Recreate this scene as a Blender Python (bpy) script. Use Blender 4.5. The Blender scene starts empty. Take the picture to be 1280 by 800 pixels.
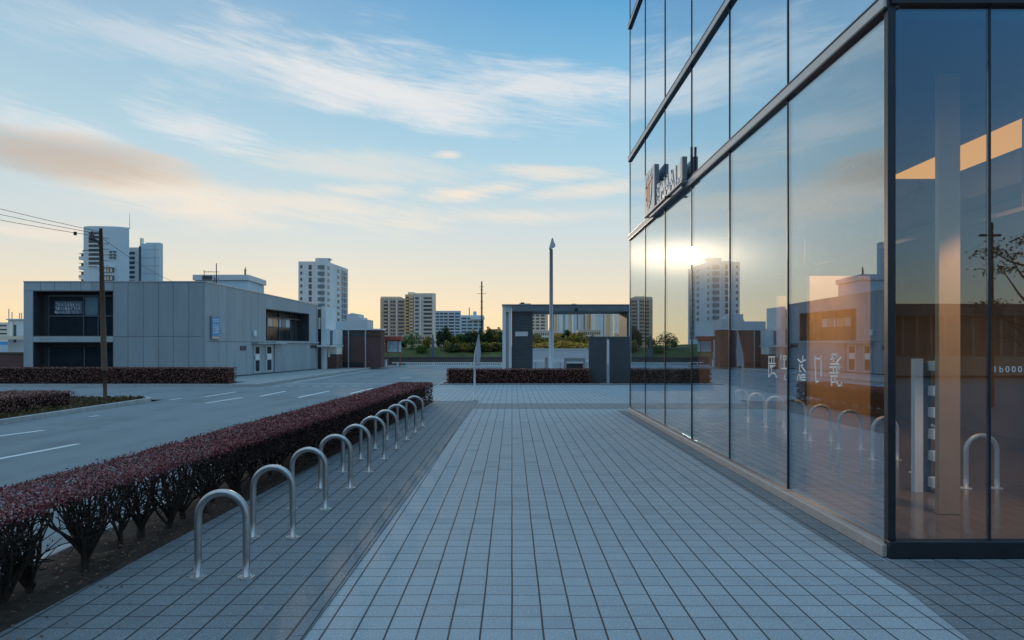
import bpy, bmesh, math, random
import numpy as np
from mathutils import Vector, Matrix, noise

R = math.radians
random.seed(7)
sc = bpy.context.scene
COL = sc.collection

# ------------------------------------------------------------------ camera
F, CX, HY, CH = 853.33, 640.0, 432.0, 1.8      # focal length in photo pixels, horizon row, eye height
cam = bpy.data.cameras.new('camera')
camo = bpy.data.objects.new('camera', cam)
COL.objects.link(camo)
sc.camera = camo
camo.location = (0, 0, CH)
camo.rotation_euler = (R(90), 0, 0)
cam.sensor_width = 36
cam.lens = 24
cam.shift_y = (HY - 400) / 1280
cam.clip_start = 0.05
cam.clip_end = 6000

# ------------------------------------------------------------------ sky and sun
SUN_DIR = Vector((-0.264, 1.0, 0.132)).normalized()
SUN_EL = math.asin(SUN_DIR.z)
SUN_AZ = math.atan2(SUN_DIR.x, SUN_DIR.y)


def srgb(r, g, b):
    f = lambda c: (c / 255 / 12.92) if c / 255 <= 0.04045 else ((c / 255 + 0.055) / 1.055) ** 2.4
    return (f(r), f(g), f(b))


class NT:
    """small node-tree helper"""
    def __init__(s, nt):
        s.nt = nt

    def new(s, kind, **kw):
        n = s.nt.nodes.new(kind)
        for k, v in kw.items():
            setattr(n, k, v)
        return n

    def put(s, sock, v):
        if v is None:
            return
        if isinstance(v, bpy.types.NodeSocket):
            s.nt.links.new(v, sock)
        else:
            if hasattr(sock.default_value, '__len__') and not hasattr(v, '__len__'):
                v = (v, v, v)
            if hasattr(sock.default_value, '__len__') and len(sock.default_value) == 4 and len(v) == 3:
                v = (*v, 1)
            sock.default_value = v

    def m(s, op, a, b=None, c=None, clamp=False):
        n = s.new('ShaderNodeMath', operation=op, use_clamp=clamp)
        for i, v in enumerate((a, b, c)):
            s.put(n.inputs[i], v)
        return n.outputs[0]

    def v(s, op, a, b=None):
        n = s.new('ShaderNodeVectorMath', operation=op)
        s.put(n.inputs[0], a)
        s.put(n.inputs[1], b)
        return n.outputs[0]

    def mix(s, f, a, b, mode='MIX'):
        n = s.new('ShaderNodeMix', data_type='RGBA', blend_type=mode)
        s.put(n.inputs[0], f)
        s.put(n.inputs[6], a)
        s.put(n.inputs[7], b)
        return n.outputs[2]

    def ramp(s, f, stops, interp='LINEAR'):
        n = s.new('ShaderNodeValToRGB')
        cr = n.color_ramp
        cr.interpolation = interp
        while len(cr.elements) < len(stops):
            cr.elements.new(0.5)
        for e, (p, c) in zip(cr.elements, stops):
            e.position = p
            e.color = (*c, 1) if len(c) == 3 else c
        s.put(n.inputs[0], f)
        return n.outputs[0]

    def smooth(s, x, lo, hi, a=0.0, b=1.0):
        n = s.new('ShaderNodeMapRange', interpolation_type='SMOOTHSTEP')
        for i, v in enumerate((x, lo, hi, a, b)):
            s.put(n.inputs[i], v)
        return n.outputs[0]

    def noise(s, vec, scale, detail=4, rough=0.55, dist=0.0):
        n = s.new('ShaderNodeTexNoise')
        s.put(n.inputs['Vector'], vec)
        n.inputs['Scale'].default_value = scale
        n.inputs['Detail'].default_value = detail
        n.inputs['Roughness'].default_value = rough
        n.inputs['Distortion'].default_value = dist
        return n.outputs[0]

    def xyz(s, vec):
        n = s.new('ShaderNodeSeparateXYZ')
        s.put(n.inputs[0], vec)
        return n.outputs

    def comb(s, x, y, z):
        n = s.new('ShaderNodeCombineXYZ')
        for i, v in enumerate((x, y, z)):
            s.put(n.inputs[i], v)
        return n.outputs[0]


world = bpy.data.worlds.new('World')
sc.world = world
world.use_nodes = True
T = NT(world.node_tree)
bg = world.node_tree.nodes['Background']
bg.inputs['Strength'].default_value = 0.1
sky = T.new('ShaderNodeTexSky', sky_type='NISHITA')
sky.sun_disc = False
sky.sun_elevation = SUN_EL
sky.sun_rotation = SUN_AZ
sky.dust_density = 0.3
sky.ozone_density = 3.0
dirn = T.new('ShaderNodeTexCoord').outputs['Generated']
dx, dy, dz = T.xyz(dirn)[:3]
el = T.m('MULTIPLY', T.m('ARCSINE', dz), 180 / math.pi)
az = T.m('MULTIPLY', T.m('ARCTAN2', dx, dy), 180 / math.pi)
elf = T.m('DIVIDE', el, 90, clamp=True)
front = T.ramp(elf, [(0.0, srgb(250, 212, 158)), (2.2 / 90, srgb(243, 216, 176)), (5.5 / 90, srgb(222, 214, 196)),
                     (9 / 90, srgb(202, 211, 211)), (15 / 90, srgb(168, 203, 219)), (21 / 90, srgb(130, 184, 215)),
                     (28 / 90, srgb(80, 152, 202)), (42 / 90, (0.24, 0.54, 0.86)), (60 / 90, (0.35, 0.69, 1.0)), (1.0, (0.38, 0.72, 1.0))])
back = T.ramp(elf, [(0.0, srgb(226, 192, 128)), (3 / 90, srgb(214, 206, 178)), (7 / 90, srgb(172, 200, 212)),
                    (16 / 90, srgb(98, 156, 202)), (28 / 90, srgb(70, 138, 196)), (42 / 90, (0.30, 0.60, 0.90)),
                    (60 / 90, (0.35, 0.69, 1.0)), (1.0, (0.38, 0.72, 1.0))])
base = T.mix(T.smooth(dy, -0.35, 0.45), back, front)
# left side of the sky a little paler and warmer
base = T.mix(T.m('MULTIPLY', T.smooth(az, 12, -42), T.smooth(el, 30, 0, 0.25, 0.0)), base, srgb(236, 214, 186))


def px_dir(px, py):
    v = Vector((px - CX, F, HY - py)).normalized()
    return math.degrees(math.atan2(v.x, v.y)), math.degrees(math.asin(v.z))


# cirrus: soft ellipses in azimuth / elevation, broken up by stretched noise
wsp = T.noise(T.comb(T.m('MULTIPLY', az, 0.035), T.m('ADD', T.m('MULTIPLY', el, 0.28), T.m('MULTIPLY', az, 0.040)), 3.1), 1.7, 9, 0.68, 1.1)
fin = T.noise(T.comb(T.m('MULTIPLY', az, 0.10), T.m('ADD', T.m('MULTIPLY', el, 1.05), T.m('MULTIPLY', az, 0.15)), 8.0), 1.5, 9, 0.7, 1.2)
big = T.noise(T.comb(T.m('MULTIPLY', az, 0.06), T.m('MULTIPLY', el, 0.16), 1.7), 1.3, 3, 0.5)
warp = T.m('SUBTRACT', big, 0.5)


def cloud(px, py, hx, hy, tilt, op=1.0, fib=1.0, lo=0.12, hi=1.30, wp=2.2):
    a0, e0 = px_dir(px, py)
    sa, se = math.degrees(hx / F) * math.cos(R(a0)) ** 2, math.degrees(hy / F)
    t = math.tan(R(tilt))
    du = T.m('SUBTRACT', az, a0)
    dv = T.m('SUBTRACT', T.m('SUBTRACT', T.m('SUBTRACT', el, e0), T.m('MULTIPLY', du, t)), T.m('MULTIPLY', warp, se * wp))
    r2 = T.m('ADD', T.m('POWER', T.m('ABSOLUTE', T.m('DIVIDE', du, sa)), 2), T.m('POWER', T.m('ABSOLUTE', T.m('DIVIDE', dv, se)), 2))
    env = T.m('SUBTRACT', 1.0, T.m('SQRT', r2), clamp=True)
    d = T.m('ADD', T.m('MULTIPLY', env, 1.25), T.m('MULTIPLY', fibre, fib))
    s = T.m('MULTIPLY', T.smooth(d, lo, hi), T.smooth(env, 0.0, 0.35))
    return T.m('MULTIPLY', s, op)


def cmax(ms):
    r = ms[0]
    for q in ms[1:]:
        r = T.m('MAXIMUM', r, q)
    return r


fibre = T.m('ADD', T.m('MULTIPLY', T.m('SUBTRACT', wsp, 0.5), 2.0), T.m('MULTIPLY', T.m('SUBTRACT', fin, 0.5), 1.3))
white = cmax([
    cloud(230, 64, 320, 60, -9, 0.50, 0.8),
    cloud(470, 104, 400, 62, -5, 0.95, 0.8, 0.05, 1.25),
    cloud(650, 122, 330, 28, 0, 0.85, 0.8),
    cloud(250, 160, 130, 36, -11, 0.72),
    cloud(50, 162, 190, 24, -5, 0.70),
])
warmc = cmax([
    cloud(190, 240, 260, 42, -14, 0.78, 0.7, 0.05, 1.2),
    cloud(370, 264, 400, 30, -1, 0.58),
    cloud(450, 212, 260, 24, -2, 0.40),
    cloud(585, 240, 100, 18, 7, 0.85, 1.0, wp=1.0),
    cloud(690, 214, 110, 14, -2, 0.60, wp=1.0),
    cloud(740, 236, 140, 16, 6, 0.60, wp=1.0),
    cloud(640, 272, 260, 15, 1, 0.50, wp=1.0),
    cloud(560, 194, 32, 8, 3, 0.70, 0.6, wp=0.6),
    cloud(455, 238, 90, 13, 0, 0.55, wp=1.0),
    cloud(60, 290, 170, 15, 2, 0.50, wp=1.0),
])
tan = cloud(80, 197, 250, 34, -3, 0.72, 0.45, 0.0, 1.0, wp=0.5)
# thin cirrus high over and behind the viewer
high = T.m('MULTIPLY', T.smooth(T.noise(T.comb(dx, T.m('MULTIPLY', dy, 0.45), dz), 2.6, 6, 0.6, 0.5), 0.5, 0.75), T.smooth(dy, 0.1, -0.3, 0.0, 0.28))
col = T.mix(white, base, srgb(224, 224, 224))
col = T.mix(warmc, col, srgb(242, 224, 204))
col = T.mix(tan, col, srgb(186, 168, 152))
col = T.mix(high, col, srgb(200, 200, 204))
col = T.v('SCALE', col)
col.node.inputs['Scale'].default_value = 10.0
nsk = T.v('SCALE', sky.outputs[0])
nsk.node.inputs['Scale'].default_value = 0.05
tot = T.v('ADD', col, nsk)
world.node_tree.links.new(tot, bg.inputs['Color'])

sun = bpy.data.lights.new('sun', 'SUN')
sun.energy = 0.5
sun.angle = R(1.4)
sun.color = (1.0, 0.80, 0.56)
suno = bpy.data.objects.new('sun', sun)
COL.objects.link(suno)
suno.location = (-26, 98, 20)
suno.rotation_euler = SUN_DIR.to_track_quat('Z', 'Y').to_euler()

sc.view_settings.view_transform = 'Standard'
sc.view_settings.look = 'None'
sc.view_settings.gamma = 1.0
sc.view_settings.exposure = 0.10
sc.render.engine = 'CYCLES'
sc.cycles.use_denoising = True
sc.cycles.max_bounces = 10
sc.cycles.transparent_max_bounces = 24
sc.cycles.sample_clamp_indirect = 8.0

# ------------------------------------------------------------------ geometry helpers


def G(px, py, z=0.0):
    """where the sight line through a photo pixel meets the level z: used once, to measure the ground plan"""
    Y = F * (CH - z) / (py - HY)
    return ((px - CX) * Y / F, Y)


def XA(px, Y):
    return (px - CX) * Y / F


def ZA(py, Y):
    return CH + (HY - py) * Y / F


def hit(px, O, D):
    k = (px - CX) / F
    return (k * O[1] - O[0]) / (D[0] - k * D[1])


class MB:
    def __init__(s):
        s.v, s.f = [], []

    def add(s, vs, fs):
        n = len(s.v)
        s.v += [tuple(p) for p in vs]
        s.f += [tuple(i + n for i in q) for q in fs]
        return s

    def box(s, x0, x1, y0, y1, z0, z1):
        if x1 < x0: x0, x1 = x1, x0
        if y1 < y0: y0, y1 = y1, y0
        if z1 < z0: z0, z1 = z1, z0
        vs = [(x0, y0, z0), (x1, y0, z0), (x1, y1, z0), (x0, y1, z0), (x0, y0, z1), (x1, y0, z1), (x1, y1, z1), (x0, y1, z1)]
        return s.add(vs, [(0, 3, 2, 1), (4, 5, 6, 7), (0, 1, 5, 4), (1, 2, 6, 5), (2, 3, 7, 6), (3, 0, 4, 7)])

    def wall(s, O, D, a0, a1, n0, n1, z0, z1, z0b=None, z1b=None):
        """box along a wall: a along D, n outward (to the right of D), z up; z0b/z1b at the a1 end"""
        N = (D[1], -D[0])
        z0b = z0 if z0b is None else z0b
        z1b = z1 if z1b is None else z1b
        P = lambda a, n, z: (O[0] + D[0] * a + N[0] * n, O[1] + D[1] * a + N[1] * n, z)
        vs = [P(a0, n1, z0), P(a1, n1, z0b), P(a1, n0, z0b), P(a0, n0, z0), P(a0, n1, z1), P(a1, n1, z1b), P(a1, n0, z1b), P(a0, n0, z1)]
        return s.add(vs, [(0, 3, 2, 1), (4, 5, 6, 7), (0, 1, 5, 4), (1, 2, 6, 5), (2, 3, 7, 6), (3, 0, 4, 7)])

    def prism(s, poly, z0, z1):
        n = len(poly)
        vs = [(p[0], p[1], z0) for p in poly] + [(p[0], p[1], z1) for p in poly]
        fs = [tuple(range(n - 1, -1, -1)), tuple(range(n, 2 * n))]
        fs += [(i, (i + 1) % n, n + (i + 1) % n, n + i) for i in range(n)]
        return s.add(vs, fs)

    def sheet(s, poly, z):
        return s.add([(p[0], p[1], z) for p in poly], [tuple(range(len(poly)))])

    def tube(s, pts, rad, sides=10, cap=True):
        pts = [Vector(p) for p in pts]
        if not hasattr(rad, '__len__'):
            rad = [rad] * len(pts)
        rings = []
        up = None
        for i, p in enumerate(pts):
            t = (pts[min(i + 1, len(pts) - 1)] - pts[max(i - 1, 0)]).normalized()
            if up is None:
                up = Vector((0, 0, 1)) if abs(t.z) < 0.9 else Vector((0, 1, 0))
            a = t.cross(up)
            if a.length < 1e-4:
                a = t.cross(Vector((1, 0, 0)))
            a.normalize()
            b = t.cross(a).normalized()
            up = -b if False else a.cross(t).normalized()
            rings.append([p + (a * math.cos(2 * math.pi * k / sides) + b * math.sin(2 * math.pi * k / sides)) * rad[i] for k in range(sides)])
        vs = [q for r in rings for q in r]
        fs = []
        for i in range(len(pts) - 1):
            for k in range(sides):
                fs.append((i * sides + k, i * sides + (k + 1) % sides, (i + 1) * sides + (k + 1) % sides, (i + 1) * sides + k))
        if cap:
            fs.append(tuple(range(sides)))
            fs.append(tuple((len(pts) - 1) * sides + k for k in range(sides - 1, -1, -1)))
        return s.add(vs, fs)

    def disc(s, x, y, z0, z1, r0, r1=None, n=20):
        r1 = r0 if r1 is None else r1
        return s.tube([(x, y, z0), (x, y, z1)], [r0, r1], n)

    def build(s, name, mat, parent=None, smooth=False, bevel=0.0, fix=False):
        me = bpy.data.meshes.new(name)
        vs = s.v
        if parent is not None:
            ox, oy, oz = parent.get('_org', (0, 0, 0))
            vs = [(x - ox, y - oy, z - oz) for x, y, z in vs]
        me.from_pydata(vs, [], s.f)
        if fix or bevel:
            b = bmesh.new()
            b.from_mesh(me)
            bmesh.ops.recalc_face_normals(b, faces=b.faces)
            if bevel:
                ed = [e for e in b.edges if len(e.link_faces) == 2 and e.calc_face_angle(0) > 0.5]
                bmesh.ops.bevel(b, geom=ed, offset=bevel, segments=2, profile=0.5, affect='EDGES', clamp_overlap=True)
            b.to_mesh(me)
            b.free()
        if smooth:
            me.shade_smooth()
        me.materials.append(mat)
        o = bpy.data.objects.new(name, me)
        COL.objects.link(o)
        if parent is not None:
            o.parent = parent
            o['_org'] = tuple(parent.get('_org', (0, 0, 0)))
        return o


def thing(name, label, cat, loc=(0, 0, 0), group=None):
    o = bpy.data.objects.new(name, None)
    COL.objects.link(o)
    o.empty_display_size = 0.2
    o.location = loc
    o['_org'] = tuple(loc)
    tag(o, label, cat, group)
    return o


def tag(o, label, cat, group=None):
    o['label'] = label
    o['category'] = cat
    if group:
        o['group'] = group
    return o


def struct(o, kind='structure'):
    o['kind'] = kind
    return o


def dup(root, delta, label, group=None):
    """copy a thing with its parts and sub-parts, moved by delta"""
    r = root.copy()
    COL.objects.link(r)
    r.location = root.location + Vector(delta)
    r['label'] = label
    if group:
        r['group'] = group
    for ch in list(root.children):
        c = ch.copy()
        COL.objects.link(c)
        c.parent = r
        for g in ch.children:
            d = g.copy()
            COL.objects.link(d)
            d.parent = c
    return r


# ------------------------------------------------------------------ materials
MATS = {}


def mat(name, color, rough=0.7, metal=0.0, var=0.12, scale=3.0, bump=0.0, bscale=60.0, spec=0.5, streak=False, island=0.0):
    if name in MATS:
        return MATS[name]
    m = bpy.data.materials.new(name)
    m.use_nodes = True
    t = NT(m.node_tree)
    p = m.node_tree.nodes['Principled BSDF']
    pos = t.new('ShaderNodeNewGeometry').outputs['Position']
    if streak:
        x, y, z = t.xyz(pos)[:3]
        vec = t.comb(x, y, t.m('MULTIPLY', z, 0.15))
    else:
        vec = pos
    n = t.noise(vec, scale, 6, 0.65)
    c = t.ramp(n, [(0.25, tuple(k * (1 - var) for k in color)), (0.75, tuple(min(1, k * (1 + var)) for k in color))])
    if island:
        ri = t.new('ShaderNodeNewGeometry').outputs['Random Per Island']
        k = t.m('ADD', t.m('MULTIPLY', ri, 2 * island), 1 - island)
        c = t.v('MULTIPLY', c, t.comb(k, k, k))
    t.put(p.inputs['Base Color'], c)
    t.put(p.inputs['Roughness'], t.m('ADD', t.m('MULTIPLY', t.m('SUBTRACT', n, 0.5), 0.25), rough, clamp=True))
    p.inputs['Metallic'].default_value = metal
    p.inputs['Specular IOR Level'].default_value = spec
    if bump:
        b = t.new('ShaderNodeBump')
        b.inputs['Strength'].default_value = bump
        b.inputs['Distance'].default_value = 0.01
        t.put(b.inputs['Height'], t.noise(pos, bscale, 5, 0.6))
        t.put(p.inputs['Normal'], b.outputs[0])
    MATS[name] = m
    return m


def emis(name, color, strength):
    m = bpy.data.materials.new(name)
    m.use_nodes = True
    nt = m.node_tree
    nt.nodes.clear()
    e = nt.nodes.new('ShaderNodeEmission')
    e.inputs[0].default_value = (*color, 1)
    e.inputs[1].default_value = strength
    o = nt.nodes.new('ShaderNodeOutputMaterial')
    nt.links.new(e.outputs[0], o.inputs[0])
    return m


def paving(name, c0, c1, joint, tx, ty, jx, jy, stag=0.0, rough=0.75):
    """stone setts: own tone per sett, open joints, fine grain, broad damp patches"""
    m = bpy.data.materials.new(name)
    m.use_nodes = True
    t = NT(m.node_tree)
    p = m.node_tree.nodes['Principled BSDF']
    pos = t.new('ShaderNodeNewGeometry').outputs['Position']
    x, y, z = t.xyz(pos)[:3]
    wob = t.m('MULTIPLY', t.m('SUBTRACT', t.noise(pos, 1.1, 2, 0.5), 0.5), 0.012)
    u = t.m('DIVIDE', t.m('ADD', x, wob), tx)
    cu = t.m('FLOOR', u)
    jit = t.new('ShaderNodeTexWhiteNoise', noise_dimensions='1D')
    t.put(jit.inputs['W'], cu)
    off = t.m('ADD', t.m('MULTIPLY', t.m('SUBTRACT', jit.outputs['Value'], 0.5), 0.10), t.m('MULTIPLY', t.m('MODULO', t.m('ABSOLUTE', cu), 2), stag))
    vv = t.m('ADD', t.m('DIVIDE', t.m('ADD', y, wob), ty), off)
    cv = t.m('FLOOR', vv)
    fu, fv = t.m('SUBTRACT', u, cu), t.m('SUBTRACT', vv, cv)
    du = t.m('MULTIPLY', t.m('MINIMUM', fu, t.m('SUBTRACT', 1, fu)), tx)
    dv = t.m('MULTIPLY', t.m('MINIMUM', fv, t.m('SUBTRACT', 1, fv)), ty)
    ju = t.smooth(du, jx * 0.35, jx * 0.65, 1, 0)
    jv = t.smooth(dv, jy * 0.35, jy * 0.65, 1, 0)
    j = t.m('MAXIMUM', ju, t.m('MULTIPLY', jv, 0.85))
    wn = t.new('ShaderNodeTexWhiteNoise', noise_dimensions='2D')
    t.put(wn.inputs['Vector'], t.comb(cu, cv, 0))
    tone = t.m('ADD', t.m('MULTIPLY', wn.outputs['Value'], 0.55), t.m('MULTIPLY', t.noise(pos, 0.55, 4, 0.6), 0.45))
    c = t.mix(tone, c0, c1)
    grain = t.noise(pos, 150, 3, 0.85)
    c = t.mix(t.smooth(grain, 0.42, 0.62, 0.0, 0.85), c, tuple(k * 0.50 for k in c0))
    fleck = t.noise(pos, 75, 2, 0.6)
    c = t.mix(t.smooth(fleck, 0.60, 0.68, 0.0, 0.6), c, tuple(min(1, k * 1.5) for k in c1))
    odd = t.m('GREATER_THAN', wn.outputs['Value'], 0.955)
    c = t.mix(t.m('MULTIPLY', odd, 0.35), c, tuple(k * 0.6 for k in c0))
    blot = t.smooth(t.noise(pos, 1.4, 7, 0.72), 0.52, 0.74, 0, 0.42)
    c = t.mix(blot, c, tuple(k * 0.6 for k in c0))
    c = t.mix(j, c, joint)
    t.put(p.inputs['Base Color'], c)
    t.put(p.inputs['Roughness'], t.m('ADD', t.m('MULTIPLY', wn.outputs['Value'], 0.14), rough - 0.07))
    p.inputs['Specular IOR Level'].default_value = 0.4
    b = t.new('ShaderNodeBump')
    b.inputs['Strength'].default_value = 0.7
    b.inputs['Distance'].default_value = 0.004
    h = t.m('ADD', t.m('MULTIPLY', t.m('SUBTRACT', 1, j), 1.0), t.m('MULTIPLY', grain, 0.3))
    h = t.m('ADD', h, t.m('MULTIPLY', wn.outputs['Value'], 0.3))
    t.put(b.inputs['Height'], h)
    t.put(p.inputs['Normal'], b.outputs[0])
    return m


def asphalt(name, c):
    m = bpy.data.materials.new(name)
    m.use_nodes = True
    t = NT(m.node_tree)
    p = m.node_tree.nodes['Principled BSDF']
    pos = t.new('ShaderNodeNewGeometry').outputs['Position']
    g = t.noise(pos, 95, 3, 0.75)
    x, y, z = t.xyz(pos)[:3]
    wear = t.noise(t.comb(t.m('MULTIPLY', x, 0.9), t.m('MULTIPLY', y, 0.10), 0), 1.0, 4, 0.55)
    pat = t.noise(pos, 0.33, 5, 0.65)
    k = t.m('ADD', t.m('ADD', t.m('MULTIPLY', g, 0.75), t.m('MULTIPLY', wear, 0.55)), t.m('MULTIPLY', pat, 0.65))
    cc = t.ramp(k, [(0.62, tuple(q * 0.60 for q in c)), (1.30, tuple(q * 1.5 for q in c))])
    crack = t.new('ShaderNodeTexVoronoi', feature='DISTANCE_TO_EDGE')
    t.put(crack.inputs['Vector'], t.v('ADD', pos, t.comb(t.m('MULTIPLY', t.noise(pos, 1.3, 4), 1.4), t.m('MULTIPLY', t.noise(pos, 1.1, 4), 1.2), 0)))
    crack.inputs['Scale'].default_value = 0.16
    cr = t.m('MULTIPLY', t.smooth(crack.outputs['Distance'], 0.0, 0.006, 0.6, 0.0), t.smooth(t.noise(pos, 0.25, 2), 0.45, 0.6))
    cc = t.mix(cr, cc, (0.02, 0.02, 0.022))
    t.put(p.inputs['Base Color'], cc)
    p.inputs['Roughness'].default_value = 0.82
    p.inputs['Specular IOR Level'].default_value = 0.35
    b = t.new('ShaderNodeBump')
    b.inputs['Strength'].default_value = 0.6
    b.inputs['Distance'].default_value = 0.006
    t.put(b.inputs['Height'], g)
    t.put(p.inputs['Normal'], b.outputs[0])
    return m


def facade_glass(name, f0, f1, tint, glow=0.05):
    """coated glazing: clear transmission with a strong, angle-dependent mirror coat"""
    m = bpy.data.materials.new(name)
    m.use_nodes = True
    nt = m.node_tree
    nt.nodes.clear()
    t = NT(nt)
    out = t.new('ShaderNodeOutputMaterial')
    tr = t.new('ShaderNodeBsdfTransparent')
    tr.inputs[0].default_value = (*tint, 1)
    g1 = t.new('ShaderNodeBsdfGlossy')
    g1.inputs['Color'].default_value = (0.76, 0.90, 1.0, 1)
    g1.inputs['Roughness'].default_value = 0.0
    g2 = t.new('ShaderNodeBsdfGlossy')
    g2.inputs['Color'].default_value = (0.95, 0.9, 0.82, 1)
    g2.inputs['Roughness'].default_value = 0.22
    mg = t.new('ShaderNodeMixShader')
    mg.inputs[0].default_value = glow
    nt.links.new(g1.outputs[0], mg.inputs[1])
    nt.links.new(g2.outputs[0], mg.inputs[2])
    lw = t.new('ShaderNodeLayerWeight')
    lw.inputs['Blend'].default_value = 0.5
    fac = t.m('ADD', f0, t.m('MULTIPLY', t.m('POWER', lw.outputs['Facing'], 1.6), f1), clamp=True)
    ms = t.new('ShaderNodeMixShader')
    t.put(ms.inputs[0], fac)
    nt.links.new(tr.outputs[0], ms.inputs[1])
    nt.links.new(mg.outputs[0], ms.inputs[2])
    nt.links.new(ms.outputs[0], out.inputs[0])
    return m


def leafmat(name, stops, rough=0.45, spec=0.5, trans=0.2):
    m = bpy.data.materials.new(name)
    m.use_nodes = True
    t = NT(m.node_tree)
    p = m.node_tree.nodes['Principled BSDF']
    geo = t.new('ShaderNodeNewGeometry')
    c = t.ramp(geo.outputs['Random Per Island'], stops)
    big_ = t.noise(geo.outputs['Position'], 2.2, 3, 0.6)
    c = t.mix(t.smooth(big_, 0.35, 0.7, 0.0, 0.22), c, tuple(k * 0.6 for k in stops[0][1]))
    t.put(p.inputs['Base Color'], c)
    p.inputs['Roughness'].default_value = rough
    p.inputs['Specular IOR Level'].default_value = spec
    if trans:
        nt = m.node_tree
        tl = t.new('ShaderNodeBsdfTranslucent')
        t.put(tl.inputs[0], c)
        ms = t.new('ShaderNodeMixShader')
        ms.inputs[0].default_value = trans
        nt.links.new(p.outputs[0], ms.inputs[1])
        nt.links.new(tl.outputs[0], ms.inputs[2])
        nt.links.new(ms.outputs[0], nt.nodes['Material Output'].inputs[0])
    return m


def brickmat(name, c1, c2, mortar, bw=0.22, bh=0.075):
    m = bpy.data.materials.new(name)
    m.use_nodes = True
    t = NT(m.node_tree)
    p = m.node_tree.nodes['Principled BSDF']
    pos = t.new('ShaderNodeNewGeometry').outputs['Position']
    x, y, z = t.xyz(pos)[:3]
    br = t.new('ShaderNodeTexBrick')
    t.put(br.inputs['Vector'], t.comb(t.m('ADD', x, y), z, 0))
    br.inputs['Color1'].default_value = (*c1, 1)
    br.inputs['Color2'].default_value = (*c2, 1)
    br.inputs['Mortar'].default_value = (*mortar, 1)
    br.inputs['Scale'].default_value = 1.0
    br.inputs['Brick Width'].default_value = bw
    br.inputs['Row Height'].default_value = bh
    br.inputs['Mortar Size'].default_value = 0.008
    c = t.mix(t.smooth(t.noise(pos, 0.9, 5, 0.7), 0.4, 0.75, 0, 0.4), br.outputs['Color'], tuple(k * 0.6 for k in c1))
    t.put(p.inputs['Base Color'], c)
    p.inputs['Roughness'].default_value = 0.85
    return m


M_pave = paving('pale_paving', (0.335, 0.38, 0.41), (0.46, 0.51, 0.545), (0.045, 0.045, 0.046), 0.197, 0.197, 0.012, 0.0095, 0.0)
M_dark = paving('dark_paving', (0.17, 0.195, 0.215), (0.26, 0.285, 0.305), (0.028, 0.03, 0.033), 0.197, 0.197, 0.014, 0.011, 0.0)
M_edge = paving('edging_course', (0.17, 0.195, 0.215), (0.25, 0.275, 0.295), (0.028, 0.03, 0.033), 0.092, 0.40, 0.010, 0.008, 0.5)
M_band = paving('grey_band', (0.21, 0.225, 0.24), (0.28, 0.295, 0.305), (0.05, 0.05, 0.055), 0.197, 0.197, 0.008, 0.006, 0.5)
M_asph = asphalt('asphalt', (0.145, 0.162, 0.172))
M_kerb = mat('kerb_stone', (0.42, 0.42, 0.41), 0.8, 0, 0.2, 5, 0.3, 90)
M_fore = mat('forecourt_concrete', (0.30, 0.31, 0.31), 0.8, 0, 0.22, 0.9, 0.2, 70)
M_soil = mat('soil', (0.060, 0.042, 0.032), 0.95, 0, 0.55, 14, 0.9, 55, 0.2)
M_gnd = mat('far_ground', (0.16, 0.155, 0.14), 0.95, 0, 0.3, 0.05)
M_paint = mat('road_paint', (0.70, 0.70, 0.68), 0.7, 0, 0.25, 9, 0.2, 120)
M_steel = mat('brushed_steel', (0.50, 0.495, 0.485), 0.40, 1.0, 0.16, 14, 0.06, 300)
M_frame = mat('anodised_frame', (0.030, 0.034, 0.042), 0.38, 0.4, 0.15, 4)
M_beam = mat('grey_beam', (0.66, 0.63, 0.61), 0.6, 0.0, 0.10, 3)
M_plinth = mat('plinth_granite', (0.40, 0.355, 0.33), 0.6, 0, 0.15, 6, 0.1, 120)
M_glass = facade_glass('facade_glass', 0.085, 0.74, (0.94, 0.97, 0.98), 0.028)
M_glassu = facade_glass('upper_facade_glass', 0.30, 0.80, (0.80, 0.92, 0.97), 0.014)
M_glassf = facade_glass('entrance_glass', 0.09, 0.50, (0.90, 0.94, 0.96), 0.012)
M_int = mat('interior_wall', (0.24, 0.15, 0.09), 0.7, 0, 0.2, 1.2)
M_intc = mat('interior_ceiling', (0.15, 0.14, 0.14), 0.8, 0, 0.06, 1.0)
M_floor = mat('lobby_floor', (0.16, 0.105, 0.075), 0.14, 0, 0.22, 1.6)
M_wood = mat('wood_veneer', (0.74, 0.40, 0.18), 0.45, 0, 0.16, 2.6, 0, 60, 0.4, True)
M_white = mat('white_board', (0.74, 0.74, 0.73), 0.5, 0, 0.05, 4)
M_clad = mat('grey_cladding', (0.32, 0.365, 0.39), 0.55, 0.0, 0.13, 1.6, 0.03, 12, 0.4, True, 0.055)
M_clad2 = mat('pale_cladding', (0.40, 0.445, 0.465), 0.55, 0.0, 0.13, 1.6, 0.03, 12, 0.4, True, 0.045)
M_core = mat('dark_core', (0.035, 0.037, 0.04), 0.8)
M_reveal = mat('window_reveal', (0.062, 0.064, 0.068), 0.6, 0, 0.2, 3)
M_wing = mat('dark_window', (0.022, 0.034, 0.042), 0.12, 0.0, 0.3, 1.3, 0, 60, 0.18)
M_blind = mat('window_blind', (0.14, 0.215, 0.25), 0.35, 0.0, 0.25, 2, 0, 60, 0.3)
M_conc = mat('tower_concrete', (0.70, 0.71, 0.71), 0.8, 0, 0.10, 0.10, 0, 60, 0.3)
M_concb = mat('blue_grey_render', (0.54, 0.64, 0.70), 0.8, 0, 0.10, 0.12, 0, 60, 0.3)
M_warm = mat('warm_render', (0.74, 0.59, 0.46), 0.85, 0, 0.12, 0.12, 0, 60, 0.3)
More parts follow.
